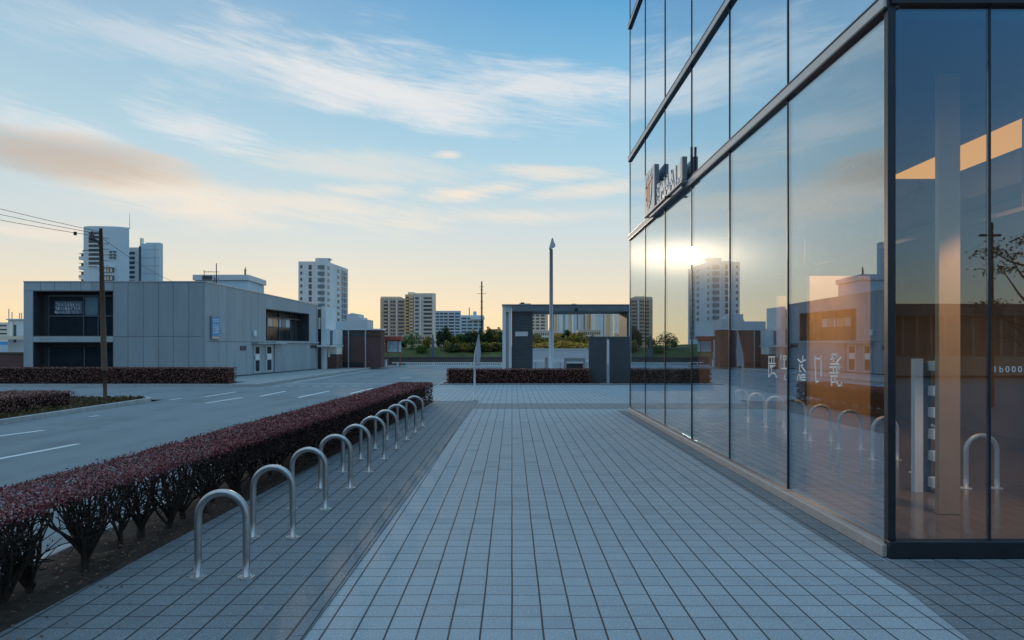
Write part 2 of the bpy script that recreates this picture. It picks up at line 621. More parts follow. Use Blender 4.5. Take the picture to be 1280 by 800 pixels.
M_ochre = mat('ochre_sunlit_render', (0.74, 0.48, 0.24), 0.85, 0, 0.15, 0.12, 0, 60, 0.3)  # ochre render; on the towers it holds sunlight as colour
M_cream = mat('cream_render', (0.85, 0.77, 0.64), 0.85, 0, 0.08, 0.12, 0, 60, 0.3)
M_twin = mat('tower_window', (0.075, 0.105, 0.13), 0.15, 0.0, 0.45, 0.35, 0, 60, 0.25)
M_twinb = mat('tower_balcony_shade', (0.10, 0.10, 0.105), 0.5, 0.0, 0.4, 0.4)
M_brick = brickmat('red_brick', (0.155, 0.060, 0.048), (0.115, 0.047, 0.040), (0.16, 0.13, 0.12))
M_red = mat('red_paint', (0.42, 0.085, 0.055), 0.5, 0, 0.2, 4)
M_teal = mat('notice_sheet', (0.52, 0.66, 0.68), 0.5, 0, 0.25, 6)
M_polew = mat('white_paint', (0.66, 0.67, 0.66), 0.45, 0, 0.08, 8)
M_lamp = mat('galvanised_pole', (0.44, 0.46, 0.48), 0.45, 0.55, 0.12, 6)
M_timber = mat('timber_pole', (0.115, 0.070, 0.046), 0.85, 0, 0.3, 5, 0.4, 40, 0.3, True)
M_wire = mat('dark_wire', (0.03, 0.03, 0.032), 0.6)
M_panel = mat('charcoal_panel', (0.075, 0.088, 0.10), 0.55, 0.1, 0.12, 2.5)
M_louv = mat('slate_louvre', (0.13, 0.15, 0.165), 0.6, 0.0, 0.25, 2.2)
M_gate = mat('gatehouse_beam', (0.16, 0.18, 0.20), 0.55, 0.1, 0.12, 1.5)
M_signg = mat('sign_grey', (0.56, 0.58, 0.60), 0.55, 0.0, 0.06, 5)
M_signd = mat('sign_shadow_grey', (0.25, 0.28, 0.31), 0.5, 0.2, 0.08, 5)
M_orange = mat('logo_orange', (0.72, 0.22, 0.09), 0.5, 0, 0.06, 6)
M_blue = mat('logo_blue', (0.10, 0.17, 0.38), 0.5, 0, 0.06, 6)
M_letter = mat('letter_white', (0.78, 0.80, 0.80), 0.45, 0, 0.05, 8)
M_sblue = mat('sign_blue', (0.045, 0.30, 0.56), 0.4, 0, 0.12, 5)
M_bark = mat('bark', (0.050, 0.036, 0.028), 0.9, 0, 0.4, 30, 0.6, 80, 0.2)
M_grass = mat('grass_bank', (0.075, 0.085, 0.028), 0.95, 0, 0.6, 0.6, 0.5, 6, 0.2)
M_leaf = leafmat('hedge_leaf', [(0.0, (0.055, 0.016, 0.018)), (0.45, (0.22, 0.044, 0.048)), (0.8, (0.35, 0.080, 0.082)), (1.0, (0.48, 0.23, 0.20))], 0.5, 0.35)
M_leafd = leafmat('hedge_leaf_brown', [(0.0, (0.10, 0.036, 0.032)), (0.6, (0.27, 0.085, 0.070)), (1.0, (0.44, 0.22, 0.13))], 0.45, 0.5)
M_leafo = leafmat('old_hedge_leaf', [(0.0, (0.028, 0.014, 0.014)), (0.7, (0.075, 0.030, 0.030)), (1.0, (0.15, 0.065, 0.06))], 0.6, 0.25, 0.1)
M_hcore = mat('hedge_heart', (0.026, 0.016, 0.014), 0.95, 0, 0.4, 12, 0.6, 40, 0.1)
M_green = leafmat('tree_leaf_green', [(0.0, (0.045, 0.10, 0.022)), (0.6, (0.11, 0.20, 0.035)), (1.0, (0.24, 0.30, 0.055))], 0.6, 0.3)
M_olive = leafmat('tree_leaf_olive', [(0.0, (0.09, 0.11, 0.022)), (0.6, (0.25, 0.21, 0.04)), (1.0, (0.62, 0.34, 0.05))], 0.6, 0.3)
M_gold = leafmat('tree_leaf_gold', [(0.0, (0.25, 0.19, 0.04)), (0.6, (0.66, 0.40, 0.07)), (1.0, (0.85, 0.55, 0.14))], 0.6, 0.3)  # autumn gold, with golden light brightened into the leaf colour
M_dgreen = leafmat('tree_leaf_dark', [(0.0, (0.018, 0.040, 0.016)), (0.6, (0.040, 0.075, 0.026)), (1.0, (0.08, 0.11, 0.035))], 0.6, 0.3)
M_rwall = mat('rear_wall', (0.10, 0.085, 0.075), 0.8, 0, 0.2, 1)
M_rfin = mat('rear_fin', (0.24, 0.20, 0.16), 0.8, 0, 0.2, 1)
M_rroof = mat('rear_roof', (0.09, 0.085, 0.085), 0.7, 0, 0.2, 1)
M_warmlight = emis('warm_ceiling_light', (1.0, 0.43, 0.06), 0.85)
M_cove = emis('cove_light', (1.0, 0.86, 0.70), 2.0)

# ------------------------------------------------------------------ ground plan
RZ = -0.10                                    # road level
XK = -12.25                                   # island kerb
g = MB()
g.sheet([(-2500, -600), (2500, -600), (2500, 3500), (-2500, 3500)], -0.16)
struct(g.build('ground', M_gnd))


def arc(cx, cy, r, a0, a1, n=10):
    return [(cx + r * math.cos(R(a0 + (a1 - a0) * i / n)), cy + r * math.sin(R(a0 + (a1 - a0) * i / n))) for i in range(n + 1)]


g = MB()
g.sheet([(-4.0, -60), (-3.7, 33.6), (60, 33.6), (60, 64), (-11.4, 64), (-11.6, 31.4), (-70, 31.4), (-70, 24.0), (XK, 24.0), (XK, -60)], RZ)
struct(g.build('road', M_asph))
# hedge bed edge: paving runs up to this slanted line
BED = [(-3.42, -20), (-3.20, 4.3), (-2.52, 21.2), (-2.50, 22.2)]
g = MB()
g.sheet(BED + [(-3.3, 22.2), (-3.3, 31.2), (60, 31.2), (60, -20)], 0.0)
struct(g.build('pavement', M_pave))
g = MB()
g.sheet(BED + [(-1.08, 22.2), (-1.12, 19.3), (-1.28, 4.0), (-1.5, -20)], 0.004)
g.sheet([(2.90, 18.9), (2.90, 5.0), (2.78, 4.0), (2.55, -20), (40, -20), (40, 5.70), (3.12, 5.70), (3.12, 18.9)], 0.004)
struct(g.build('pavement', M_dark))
g = MB()
g.sheet([(-1.37, 4.0), (-1.21, 19.3), (-1.17, 22.2), (-1.08, 22.2), (-1.12, 19.3), (-1.28, 4.0), (-1.5, -20), (-1.59, -20)], 0.008)
struct(g.build('pavement', M_edge))
g = MB()
g.sheet([(-1.13, 19.45), (-1.08, 21.25), (30, 21.25), (30, 19.45)], 0.004)
struct(g.build('pavement', M_band))
g = MB()
g.box(-3.34, 60, 31.2, 31.9, -0.2, 0.03)
struct(g.build('kerb', M_band))
# kerbs
g = MB()
g.box(-4.04, -3.92, -20, 22.4, -0.2, 0.02)
g.box(-3.92, -3.3, 22.28, 22.4, -0.2, 0.02)
g.box(-3.42, -3.3, 22.4, 33.6, -0.2, 0.02)
g.box(-3.3, 60, 33.5, 33.62, -0.2, 0.02)
struct(g.build('kerb', M_kerb, bevel=0.012))
# island with soil, rounded nose
nose = [(XK, -30), (XK, 22.9)] + arc(XK - 1.1, 22.9, 1.1, 0, 90)[1:] + [(-40, 24.0), (-40, -30)]
inner = [(XK - 0.14, -30), (XK - 0.14, 22.9)] + arc(XK - 1.1, 22.9, 0.96, 0, 90)[1:] + [(-40, 23.86), (-40, -30)]
g = MB()
n_ = len(nose) - 1
for i in range(n_ - 1):
    a, b, c, d = nose[i], nose[i + 1], inner[i + 1], inner[i]
    g.prism([a, b, c, d], -0.2, 0.02)
struct(g.build('kerb', M_kerb))


def soil_patch(poly_fn, x0, x1, y0, y1, nx, ny, z0, amp):
    g = MB()
    idx = {}
    for j in range(ny + 1):
        for i in range(nx + 1):
            y = y0 + (y1 - y0) * j / ny
            xa, xb = poly_fn(y) if poly_fn else (x0, x1)
            x = xa + (xb - xa) * i / nx
            e = min(1, 4 * min(i, nx - i) / nx)
            z = z0 + e * amp * (0.6 + noise.noise(Vector((x * 3, y * 3, 0))) * 0.9 + noise.noise(Vector((x * 11, y * 11, 2))) * 0.5)
            g.v.append((x, y, z))
    for j in range(ny):
        for i in range(nx):
            a = j * (nx + 1) + i
            g.f.append((a, a + 1, a + nx + 2, a + nx + 1))
    return g


def bed_x(y):
    for (xa, ya), (xb, yb) in zip(BED, BED[1:]):
        if ya <= y <= yb:
            return xa + (xb - xa) * (y - ya) / (yb - ya)
    return BED[-1][0]


struct(soil_patch(lambda y: (-3.925, bed_x(y) + 0.01), 0, 0, 0.5, 22.25, 16, 260, 0.0, 0.035).build('soil_bed', M_soil, smooth=True))
struct(soil_patch(lambda y: (-40, XK - 0.13 - (0 if y < 22.9 else 1.0 * (1 - math.sqrt(max(0, 1 - ((y - 22.9) / 1.0) ** 2))))), 0, 0, 2, 23.85, 90, 90, 0.0, 0.05).build('soil_bed', M_soil, smooth=True))
struct(soil_patch(None, -3.3, 30, 31.9, 33.5, 120, 10, 0.0, 0.03).build('soil_bed', M_soil, smooth=True))
# far pavement in front of the grey building
g = MB()
g.sheet([(-70, 31.5), (-11.75, 31.5), (-11.5, 57), (-9.2, 60), (-70, 60)], 0.0)
struct(g.build('pavement', M_fore))
g = MB()
g.wall((-70, 31.4), (1, 0), 0, 58.25, -0.14, 0.0, -0.2, 0.03)
g.wall((-11.75, 31.4), (0.0098, 0.99995), 0.0, 25.6, -0.14, 0.0, -0.2, 0.03)
g.wall((-11.5, 57), (0.608, 0.794), 0, 3.8, -0.14, 0.0, -0.2, 0.03)
struct(g.build('kerb', M_kerb))
struct(soil_patch(None, -30, -13.3, 32.0, 34.2, 60, 10, 0.0, 0.03).build('soil_bed', M_soil, smooth=True))

# painted markings, each dash measured between two ground points
g = MB()


def dash(p, q, w):
    a, b = Vector(G(*p, RZ)), Vector(G(*q, RZ))
    d = (b - a).normalized()
    n = Vector((-d.y, d.x)) * w / 2
    g.sheet([tuple(a + n), tuple(a - n), tuple(b - n), tuple(b + n)], RZ + 0.004)


for p, q, w in [((-40, 581), (98, 555), 0.13), ((-30, 549), (55, 538), 0.13), ((256, 496), (295, 490), 0.14), ((257, 504), (303, 497), 0.14),
                ((325, 495.5), (357, 489), 0.15), ((373, 497), (411, 489), 0.15), ((438, 492), (466, 485.5), 0.15), ((112, 521), (124, 519.5), 0.10),
                ((212, 500), (228, 498), 0.10), ((500, 473), (513, 471.5), 0.15)]:
    dash(p, q, w)
g.sheet([(-11.6, 33.7), (-11.6, 33.84), (-5.4, 33.84), (-5.4, 33.7)], RZ + 0.004)
for i in range(11):
    x = -11.2 + i * 0.62
    g.sheet([(x, 31.9), (x, 32.06), (x + 0.34, 32.06), (x + 0.34, 31.9)], RZ + 0.004)
g.sheet([(-11.3, 35.0), (-10.95, 52.5), (-10.83, 52.5), (-11.18, 35.0)], RZ + 0.004)
struct(g.build('road_marking', M_paint))

# bank behind the cross road


def bank_z(x, y):
    t = max(0, min(1, (y - 70.5) / 9))
    return -.12 + 2.0 * t * t * (3 - 2 * t) * (0.85 + .25 * noise.noise(Vector((x * .12, y * .12, 0)))) + .10 * noise.noise(Vector((x * .9, y * .9, 0)))


g = MB()
for j in range(37):
    for i in range(121):
        x, y = -45 + 110 * i / 120, 70.4 + 34 * (j / 36) ** 1.4
        g.v.append((x, y, bank_z(x, y)))
for j in range(36):
    for i in range(120):
        k = j * 121 + i
        g.f.append((k, k + 1, k + 122, k + 121))
struct(g.build('hill', M_grass, smooth=True))

# ------------------------------------------------------------------ glass building on the right
BX, Y0, Y1, BXR, BT = 3.2, 5.79, 18.51, 15.0, 16.0
LEV = [0.14, 4.72, 6.85, 10.45, 14.05, BT]
YM = [Y0 + 2.12 * k for k in range(7)]
b = thing('glass_building', 'tall glass building with dark mullions and reflective panes beside the walkway', 'building', (BX, Y0, 0))
MB().box(BX - 0.06, BX + 0.14, Y0, Y1, 0.004, 0.11).build('plinth', M_plinth, b, bevel=0.01)
m = MB()
m.box(BX - 0.02, BXR, Y0 - 0.05, Y0 + 0.05, 0.004, 0.15)
m.build('base_frame', M_frame, b, bevel=0.008)
fr = MB()
fr.box(BX - 0.022, BX + 0.045, Y0 - 0.022, Y0 + 0.045, 0.15, BT)
fr.build('corner_post', M_frame, b, bevel=0.006)
XF = [BX, 4.05, 6.3, 8.5, 10.7, 12.9, BXR]
for li in range(5):
    z0, z1 = LEV[li], LEV[li + 1]
    zz0, zz1 = z0 + (0.070 if li else 0.0), z1 - 0.070
    rp = random.Random(31 + li)
    for k in range(6):
        ya, yb = YM[k] + (0.05 if k == 0 else 0.012), YM[k + 1] - 0.012
        pane = MB().box(BX, BX + 0.014, ya, yb, zz0, zz1)
        ta, tb = rp.uniform(-.0016, .0016), rp.uniform(-.0012, .0012)      # no two panes sit quite in one plane
        pane.v = [(x + ta * (y - (ya + yb) / 2) + tb * (z - (zz0 + zz1) / 2), y, z) for x, y, z in pane.v]
        pane.build('glass_pane', M_glassu if li else M_glass, b)
    for k in range(6):
        xa, xb = XF[k] + (0.05 if k == 0 else 0.010), XF[k + 1] - 0.010
        MB().box(xa, xb, Y0, Y0 + 0.014, zz0 + 0.01, z1 - 0.04).build('glass_pane', M_glassf, b)
    for k in range(1, 7):
        MB().box(BX - 0.012, BX + 0.07, YM[k] - 0.008, YM[k] + 0.008, zz0, zz1).build('mullion', M_frame, b)
    for k in range(1, 6):
        MB().box(XF[k] - 0.009, XF[k] + 0.009, Y0 - 0.006, Y0 + 0.025, zz0 + 0.01, z1 - 0.04).build('mullion', M_frame, b)
for z in LEV[1:]:
    m = MB()
    m.box(BX - 0.05, BX + 0.09, Y0, Y1 + 0.03, z - 0.050, z + 0.050)
    m.build('transom', M_beam, b, bevel=0.01)
    m = MB()
    m.box(BX - 0.052, BX + 0.08, Y0 - 0.005, Y1 + 0.03, z - 0.070, z - 0.053)
    m.box(BX - 0.052, BX + 0.08, Y0 - 0.005, Y1 + 0.03, z + 0.053, z + 0.070)
    m.box(BX, BXR, Y0 - 0.055, Y0 + 0.05, z - 0.04, z + 0.10)
    m.build('transom_edge', M_frame, b)
m = MB()
for z in (4.66, 6.79, 10.4, 14.0, 15.9):
    m.box(BX + 0.25, BXR - 0.1, Y0 + 0.25, Y1 - 0.2, z, z + 0.16)
m.build('floor_slab', M_intc, b)
MB().box(BX + 0.14, BXR - 0.05, Y0 + 0.055, Y1 - 0.05, 0.004, 0.03).build('lobby_floor', M_floor, b)
m = MB()
m.box(BXR - 0.1, BXR, Y0 + 0.06, Y1, 0.03, BT)
m.box(BX + 0.02, BXR - 0.1, Y1 - 0.06, Y1 + 0.02, 0.03, BT)
m.build('back_wall', M_panel, b)
m = MB()
m.box(9.6, 9.75, Y0 + 1.6, Y1 - 0.1, 0.03, 4.6)
m.box(BX + 1.6, 9.6, Y1 - 1.0, Y1 - 0.9, 0.03, 4.6)
m.build('lobby_wall', M_int, b)
m = MB()
for z in (6.95, 10.56, 14.16):
    m.box(BX + 2.6, BX + 2.7, Y0 + 2.5, Y1 - 0.1, z, z + 3.3 if z > 7 else z + 3.4)
m.build('office_partition', M_panel, b)
m = MB()
m.box(BX + 0.35, BX + 0.6, YM[2] + 0.4, YM[2] + 0.65, 4.82, 15.9)
m.box(BX + 0.35, BX + 0.6, YM[4] + 0.4, YM[4] + 0.65, 4.82, 15.9)
m.box(BX + 0.35, BX + 0.6, YM[0] + 1.3, YM[0] + 1.55, 4.82, 15.9)
m.build('office_column', M_signg, b)
MB().box(4.47, 4.70, 7.15, 7.22, 0.03, 4.66).build('column', mat('column_render', (0.52, 0.29, 0.15), 0.6, 0, 0.1, 2), b, bevel=0.01)
MB().box(XA(1012, 14.3), XA(1088, 14.3), 14.3, 14.45, 0.03, 3.26).build('partition', M_wood, b, bevel=0.006)
MB().box(XA(973, 15.8), XA(991, 15.8), 15.8, 15.95, 0.03, 2.95).build('partition', M_wood, b, bevel=0.006)
m = MB()
m.box(5.75, 7.15, 6.4, 11.4, 4.585, 4.655)
m.build('ceiling_light', M_warmlight, b)


def added_spot(p, q, power, deg):
    """added warm spot that brightens the lobby: a dark can with its own lamp"""
    p, q = Vector(p), Vector(q)
    d = (q - p).normalized()
    MB().tube([p - d * .16, p], [.05, .055], 12).build('added_spot_can', M_frame, b)
    MB().tube([(p.x, p.y, 4.658), p - d * .1], .012, 6).build('added_spot_stem', M_frame, b)
    l = bpy.data.lights.new('added_spot_lamp', 'SPOT')
    l.energy = power
    l.color = (1.0, 0.70, 0.42)
    l.spot_size = R(deg)
    l.spot_blend = 0.5
    l.shadow_soft_size = 0.04
    lo = bpy.data.objects.new('added_spot_lamp', l)
    COL.objects.link(lo)
    lo.parent = b
    lo.location = p + d * .02 - Vector(b['_org'])
    lo.rotation_euler = d.to_track_quat('-Z', 'Y').to_euler()


added_spot((6.9, 11.6, 4.40), (6.8, 14.3, 1.3), 190, 95)  # added spots brighten the partitions, column, hoops and lobby wall
added_spot((6.1, 13.0, 4.40), (6.3, 15.8, 1.3), 200, 60)
added_spot((5.0, 6.1, 4.45), (4.6, 7.15, 0.9), 330, 40)
for yy in (8.0, 10.5, 13.0, 15.5):
    added_spot((5.2, yy, 4.45), (5.85, yy + .5, 0.3), 130, 75)
added_spot((7.5, 9.5, 4.4), (9.6, 10.5, 1.6), 200, 95)
m = MB()
m.box(7.6, 7.64, 7.0, 15.4, 4.28, 4.31)
m.build('cove_light', M_cove, b)
m = MB()
m.box(7.45, 7.60, 7.0, 15.4, 4.2, 4.655)
m.box(5.55, 5.72, 7.0, 15.4, 4.35, 4.655)
m.build('ceiling_bulkhead', M_intc, b)
m = MB()
m.box(5.98, 6.02, 7.0, 16.5, 3.38, 3.43)
for yy in (8.0, 11.0, 14.0):
    m.box(5.99, 6.01, yy, yy + 0.02, 3.43, 4.655)
m.build('hanging_rail', M_timber, b)
# brushed characters on the long glass side, seen at eye height
GL = [
    [[(205, 150), (205, 410)], [(205, 160), (280, 158)], [(210, 240), (288, 240)], [(238, 160), (238, 240)], [(270, 148), (268, 240)], [(215, 268), (282, 266)],
     [(222, 292), (272, 270)], [(238, 285), (240, 372)], [(210, 402), (228, 368), (258, 354), (285, 372), (300, 408)]],
    [[(356, 135), (355, 190)], [(383, 150), (422, 150)], [(384, 150), (384, 192)], [(416, 150), (416, 192)], [(384, 190), (418, 190)], [(396, 190), (396, 298)], [(362, 302), (432, 300)],
     [(404, 372), (398, 432), (416, 442)]],
    [[(562, 188), (600, 226), (655, 195)], [(627, 148), (618, 228)], [(586, 250), (580, 338), (602, 336)], [(602, 268), (622, 255)], [(612, 280), (658, 342)],
     [(558, 442), (568, 380), (590, 380), (590, 442)], [(605, 380), (605, 442)], [(605, 380), (656, 380)], [(618, 410), (656, 410)], [(605, 442), (656, 442)]],
    [[(770, 150), (786, 472)], [(770, 165), (802, 182), (852, 180)], [(850, 148), (848, 402)], [(786, 472), (816, 455)]],
    [[(978, 130), (1052, 130)], [(990, 118), (990, 162)], [(1040, 118), (1040, 162)], [(964, 186), (1012, 174)], [(1000, 164), (1000, 216)], [(1092, 164), (1028, 238)],
     [(968, 245), (1072, 245)], [(958, 286), (1082, 284)], [(1000, 288), (1000, 350)], [(1040, 288), (1040, 350)], [(1076, 272), (1066, 312)], [(956, 353), (1062, 353)],
     [(968, 396), (1052, 396)], [(975, 410), (975, 512)], [(1020, 400), (1020, 470)], [(984, 470), (1042, 470)], [(1044, 460), (1060, 512), (1096, 512), (1100, 480)]],
]
for gl in GL:
    m = MB()
    for st in gl:
        pts = []
        for cx_, cy_ in st:
            px, py = 940 + cx_ / 9.85, 430 + cy_ / 9.85
            Y = (BX - 0.006) * F / (px - CX)
            pts.append((Y, ZA(py, Y)))
        for (ya, za), (yb, zb) in zip(pts, pts[1:]):
            d = Vector((yb - ya, zb - za)).normalized()
            n = Vector((-d.y, d.x)) * 0.008
            a, c = Vector((ya, za)) - d * 0.004, Vector((yb, zb)) + d * 0.004
            q = [a + n, a - n, c - n, c + n]
            m.add([(BX - 0.003, p.x, p.y) for p in q] + [(BX - 0.006, p.x, p.y) for p in q],
                  [(0, 1, 2, 3), (7, 6, 5, 4), (0, 4, 5, 1), (1, 5, 6, 2), (2, 6, 7, 3), (3, 7, 4, 0)])
    m.build('glass_lettering', M_letter, b)


def text(body, size, extrude, mat_, name, parent, M):
    cu = bpy.data.curves.new(name, 'FONT')
    cu.body = body
    cu.size = size
    cu.extrude = extrude
    to = bpy.data.objects.new(name, cu)
    COL.objects.link(to)
    bpy.context.view_layer.update()
    me = bpy.data.meshes.new_from_object(to)
    bpy.data.objects.remove(to)
    org = Vector(parent['_org'])
    me.transform(Matrix.Translation(-org) @ M)
    me.materials.clear()
    me.materials.append(mat_)
    o = bpy.data.objects.new(name, me)
    COL.objects.link(o)
    o.parent = parent
    return o


xs = 4.075
for ch_ in '1b000L':
    text(ch_, 0.074, 0.001, M_letter, 'glass_lettering', b, Matrix.Translation((xs, Y0 - 0.004, 1.575)) @ Matrix.Rotation(R(90), 4, 'X'))
    xs += 0.053

# sign on the facade
s = thing('facade_sign', 'grey box sign with orange emblem and raised letters on the glass facade', 'sign', (BX, 13.0, 4.8))
MB().box(BX - 0.156, BX - 0.055, 14.6, 15.65, 4.77, 5.69).build('emblem_box', M_signg, s, bevel=0.01)
MB().box(BX - 0.15, BX - 0.055, 14.592, 14.598, 4.78, 5.68).build('emblem_box_side', M_signd, s)
MB().box(BX - 0.105, BX - 0.055, 12.27, 14.59, 4.79, 5.18).build('letter_board', M_lamp, s, bevel=0.006)
MB().box(BX - 0.142, BX - 0.052, 12.262, 12.40, 4.785, 5.20).build('end_box', M_signd, s, bevel=0.006)
m = MB()
m.box(BX - 0.17, BX - 0.052, 12.2, 15.68, 4.725, 4.765)
m.box(BX - 0.12, BX - 0.052, 12.4, 15.3, 4.665, 4.722)
m.build('tray', M_signd, s, bevel=0.006)
MB().box(BX - 0.052, BX - 0.015, 12.02, 12.05, 4.85, 5.3).build('bracket_fin', M_frame, s)
MB().box(BX - 0.22, BX - 0.12, 13.32, 13.36, 4.69, 4.72).build('bracket', M_frame, s)


def yz_stroke(m, pts, w, x0, x1):
    for (ya, za), (yb, zb) in zip(pts, pts[1:]):
        d = Vector((yb - ya, zb - za)).normalized()
        n = Vector((-d.y, d.x)) * w / 2
        a, c = Vector((ya, za)) - d * w * 0.3, Vector((yb, zb)) + d * w * 0.3
        q = [a + n, a - n, c - n, c + n]
        m.add([(x0, p.x, p.y) for p in q] + [(x1, p.x, p.y) for p in q],
              [(0, 1, 2, 3), (7, 6, 5, 4), (0, 4, 5, 1), (1, 5, 6, 2), (2, 6, 7, 3), (3, 7, 4, 0)])


# letters B M A A I J : read from far to near along the wall
LW = {'B': [[(0, 0), (0, 1), (.75, 1), (.85, .78), (.7, .52), (0, .52)], [(.7, .52), (.9, .3), (.8, 0), (0, 0)]],
      'M': [[(0, 0), (0, 1), (.5, .35), (1, 1), (1, 0)]],
      'A': [[(0, 0), (.5, 1), (1, 0)], [(.2, .36), (.8, .36)]],
      'I': [[(.5, 0), (.5, 1)]],
      'J': [[(1, 1), (1, .2), (.7, 0), (.25, 0), (.05, .2)]]}
yl = 14.50
for ch_, wd in zip('BMAAIJ', (0.27, 0.34, 0.32, 0.32, 0.16, 0.26)):
    m = MB()
    for st in LW[ch_]:
        yz_stroke(m, [(yl - x * wd, 4.81 + z * 0.36) for x, z in st], 0.075, BX - 0.122, BX - 0.107)
    m.build('letter', M_letter, s)
    yl -= wd + 0.075
m = MB()
yz_stroke(m, [(15.45, 5.36), (14.82, 5.48)], 0.07, BX - 0.166, BX - 0.157)
yz_stroke(m, [(15.42, 5.36), (15.42, 5.08), (15.3, 4.93), (15.15, 4.89)], 0.10, BX - 0.166, BX - 0.157)
yz_stroke(m, [(15.2, 5.36), (15.18, 5.02)], 0.07, BX - 0.166, BX - 0.157)
yz_stroke(m, [(14.86, 5.44), (14.9, 5.16)], 0.08, BX - 0.166, BX - 0.157)
m.build('emblem', M_orange, s)
m = MB()
yz_stroke(m, [(14.88, 5.2), (14.92, 5.06), (15.0, 4.95), (15.15, 4.885), (15.3, 4.87)], 0.05, BX - 0.168, BX - 0.159)
m.build('emblem', M_blue, s)
m = MB()
yz_stroke(m, [(15.5, 5.42), (15.42, 5.56), (15.3, 5.52), (15.2, 5.62), (15.0, 5.56), (14.86, 5.62)], 0.05, BX - 0.166, BX - 0.157)
m.build('emblem', M_letter, s)

# leaflet rack inside the lobby
s = thing('display_rack', 'white display rack with small shelves standing inside the glass corner', 'rack', (4.95, 8.25, 0.03))
MB().box(4.87, 4.97, 8.25, 8.33, 0.03, 1.64).build('upright', M_white, s)
MB().box(4.985, 5.075, 8.27, 8.33, 0.03, 1.60).build('back_panel', M_reveal, s)
m = MB()
for z0 in (0.10, 0.42, 0.68, 0.94, 1.20, 1.50):
    MB().box(5.03, 5.03 + (0.24 if z0 in (0.10, 1.50) else 0.14), 8.15, 8.26, z0, z0 + 0.115).build('shelf', M_white, s)

# ------------------------------------------------------------------ bike hoops


def hoop(x0, x1, y, z0, label, cat, group, M_steel=M_steel):
    r = thing('bike_hoop', label, cat, ((x0 + x1) / 2, y, z0), group)
    h, rad, tr = 0.685, (x1 - x0) / 2 - 0.028, 0.028
    xc = (x0 + x1) / 2
    pts = [(xc - rad, y, z0 + 0.002)] + [(xc - rad, y, z0 + (h - tr - rad) * k / 3) for k in (1, 2)]
    pts += [(xc - rad * math.cos(R(a)), y, z0 + h - tr - rad + rad * math.sin(R(a))) for a in range(0, 181, 9)]
    pts += [(xc + rad, y, z0 + (h - tr - rad) * k / 3) for k in (2, 1)] + [(xc + rad, y, z0 + 0.002)]
    MB().tube(pts, tr, 16).build('tube', M_steel, r, smooth=True)
    for sx in (-1, 1):
        m = MB()
        m.disc(xc + sx * rad, y, z0 + 0.001, z0 + 0.009, 0.066, 0.064, 24)
        f = m.build('base_plate', M_steel, r)
        m = MB()
        for a in (45, 135, 225, 315):
            m.disc(xc + sx * rad + 0.05 * math.cos(R(a)), y + 0.05 * math.sin(R(a)), z0 + 0.009, z0 + 0.016, 0.0075, 0.006, 6)
        m.build('bolt', M_steel, f)
    return r


ords = ['nearest', 'second', 'third', 'fourth', 'fifth', 'sixth', 'seventh', 'eighth', 'ninth', 'farthest']
h0 = hoop(-2.46, -2.03, 5.29, 0.004, 'nearest steel bike hoop beside the hedge, largest in the row', 'bike rack', 'steel bike hoops along the hedge')
for k in range(1, 10):
    lab = ('farthest steel bike hoop, at the distant end of the row beside the hedge' if k == 9 else
           '%s steel bike hoop of the row along the hedge, counted from the near end' % ords[k])
    o = dup(h0, (0.008 * k, 1.10 * k, 0), lab, 'steel bike hoops along the hedge')
    o.rotation_euler.z = R(random.uniform(-2.5, 2.5))
h1 = hoop(5.62, 6.06, 7.4, 0.03, 'nearest added steel hoop standing in for a reflection, at the front window on the right', 'bike rack', 'added hoops standing in for reflections', mat('satin_steel', (0.74, 0.71, 0.66), 0.42, 0.35, 0.08, 8))
for k in range(1, 10):  # extra hoops inside the lobby stand in for the reflected row
    lab = ('farthest and smallest added steel hoop standing in for a reflection in the long glass side' if k == 9 else
           '%s added steel hoop standing in for a reflection, counted from the right' % ords[k])
    dup(h1, (-0.02 * k, 1.06 * k, 0), lab, 'added hoops standing in for reflections')

# ------------------------------------------------------------------ hedges


def leaf_mesh(name, P, N, S, material, parent):
    """P points, N normals, S sizes -> a pointed, slightly folded leaf each"""
    n = len(P)
    rng = np.random.default_rng(len(P) + 5)
    N = N / np.linalg.norm(N, axis=1, keepdims=True)
    t = rng.normal(size=(n, 3))
    t -= (t * N).sum(1, keepdims=True) * N
    t /= np.linalg.norm(t, axis=1, keepdims=True)
    bt = np.cross(N, t)
    S = S[:, None]
    v = np.stack([P - t * S * 0.5, P + bt * S * 0.28 + N * S * 0.08, P + t * S * 0.5, P - bt * S * 0.28 + N * S * 0.08], 1).reshape(-1, 3)
    org = np.array(parent['_org'])
    v = v - org
    me = bpy.data.meshes.new(name)
    me.vertices.add(4 * n)
    me.vertices.foreach_set('co', v.ravel().astype('f'))
    i = np.arange(n) * 4
    tri = np.stack([i, i + 1, i + 2, i, i + 2, i + 3], 1).ravel()
    me.loops.add(6 * n)
    me.loops.foreach_set('vertex_index', tri.astype('i'))
    me.polygons.add(2 * n)
    me.polygons.foreach_set('loop_start', (np.arange(2 * n) * 3).astype('i'))
    me.update(calc_edges=True)
    me.validate()
    me.materials.append(material)
    o = bpy.data.objects.new(name, me)
    COL.objects.link(o)
    o.parent = parent
    return o


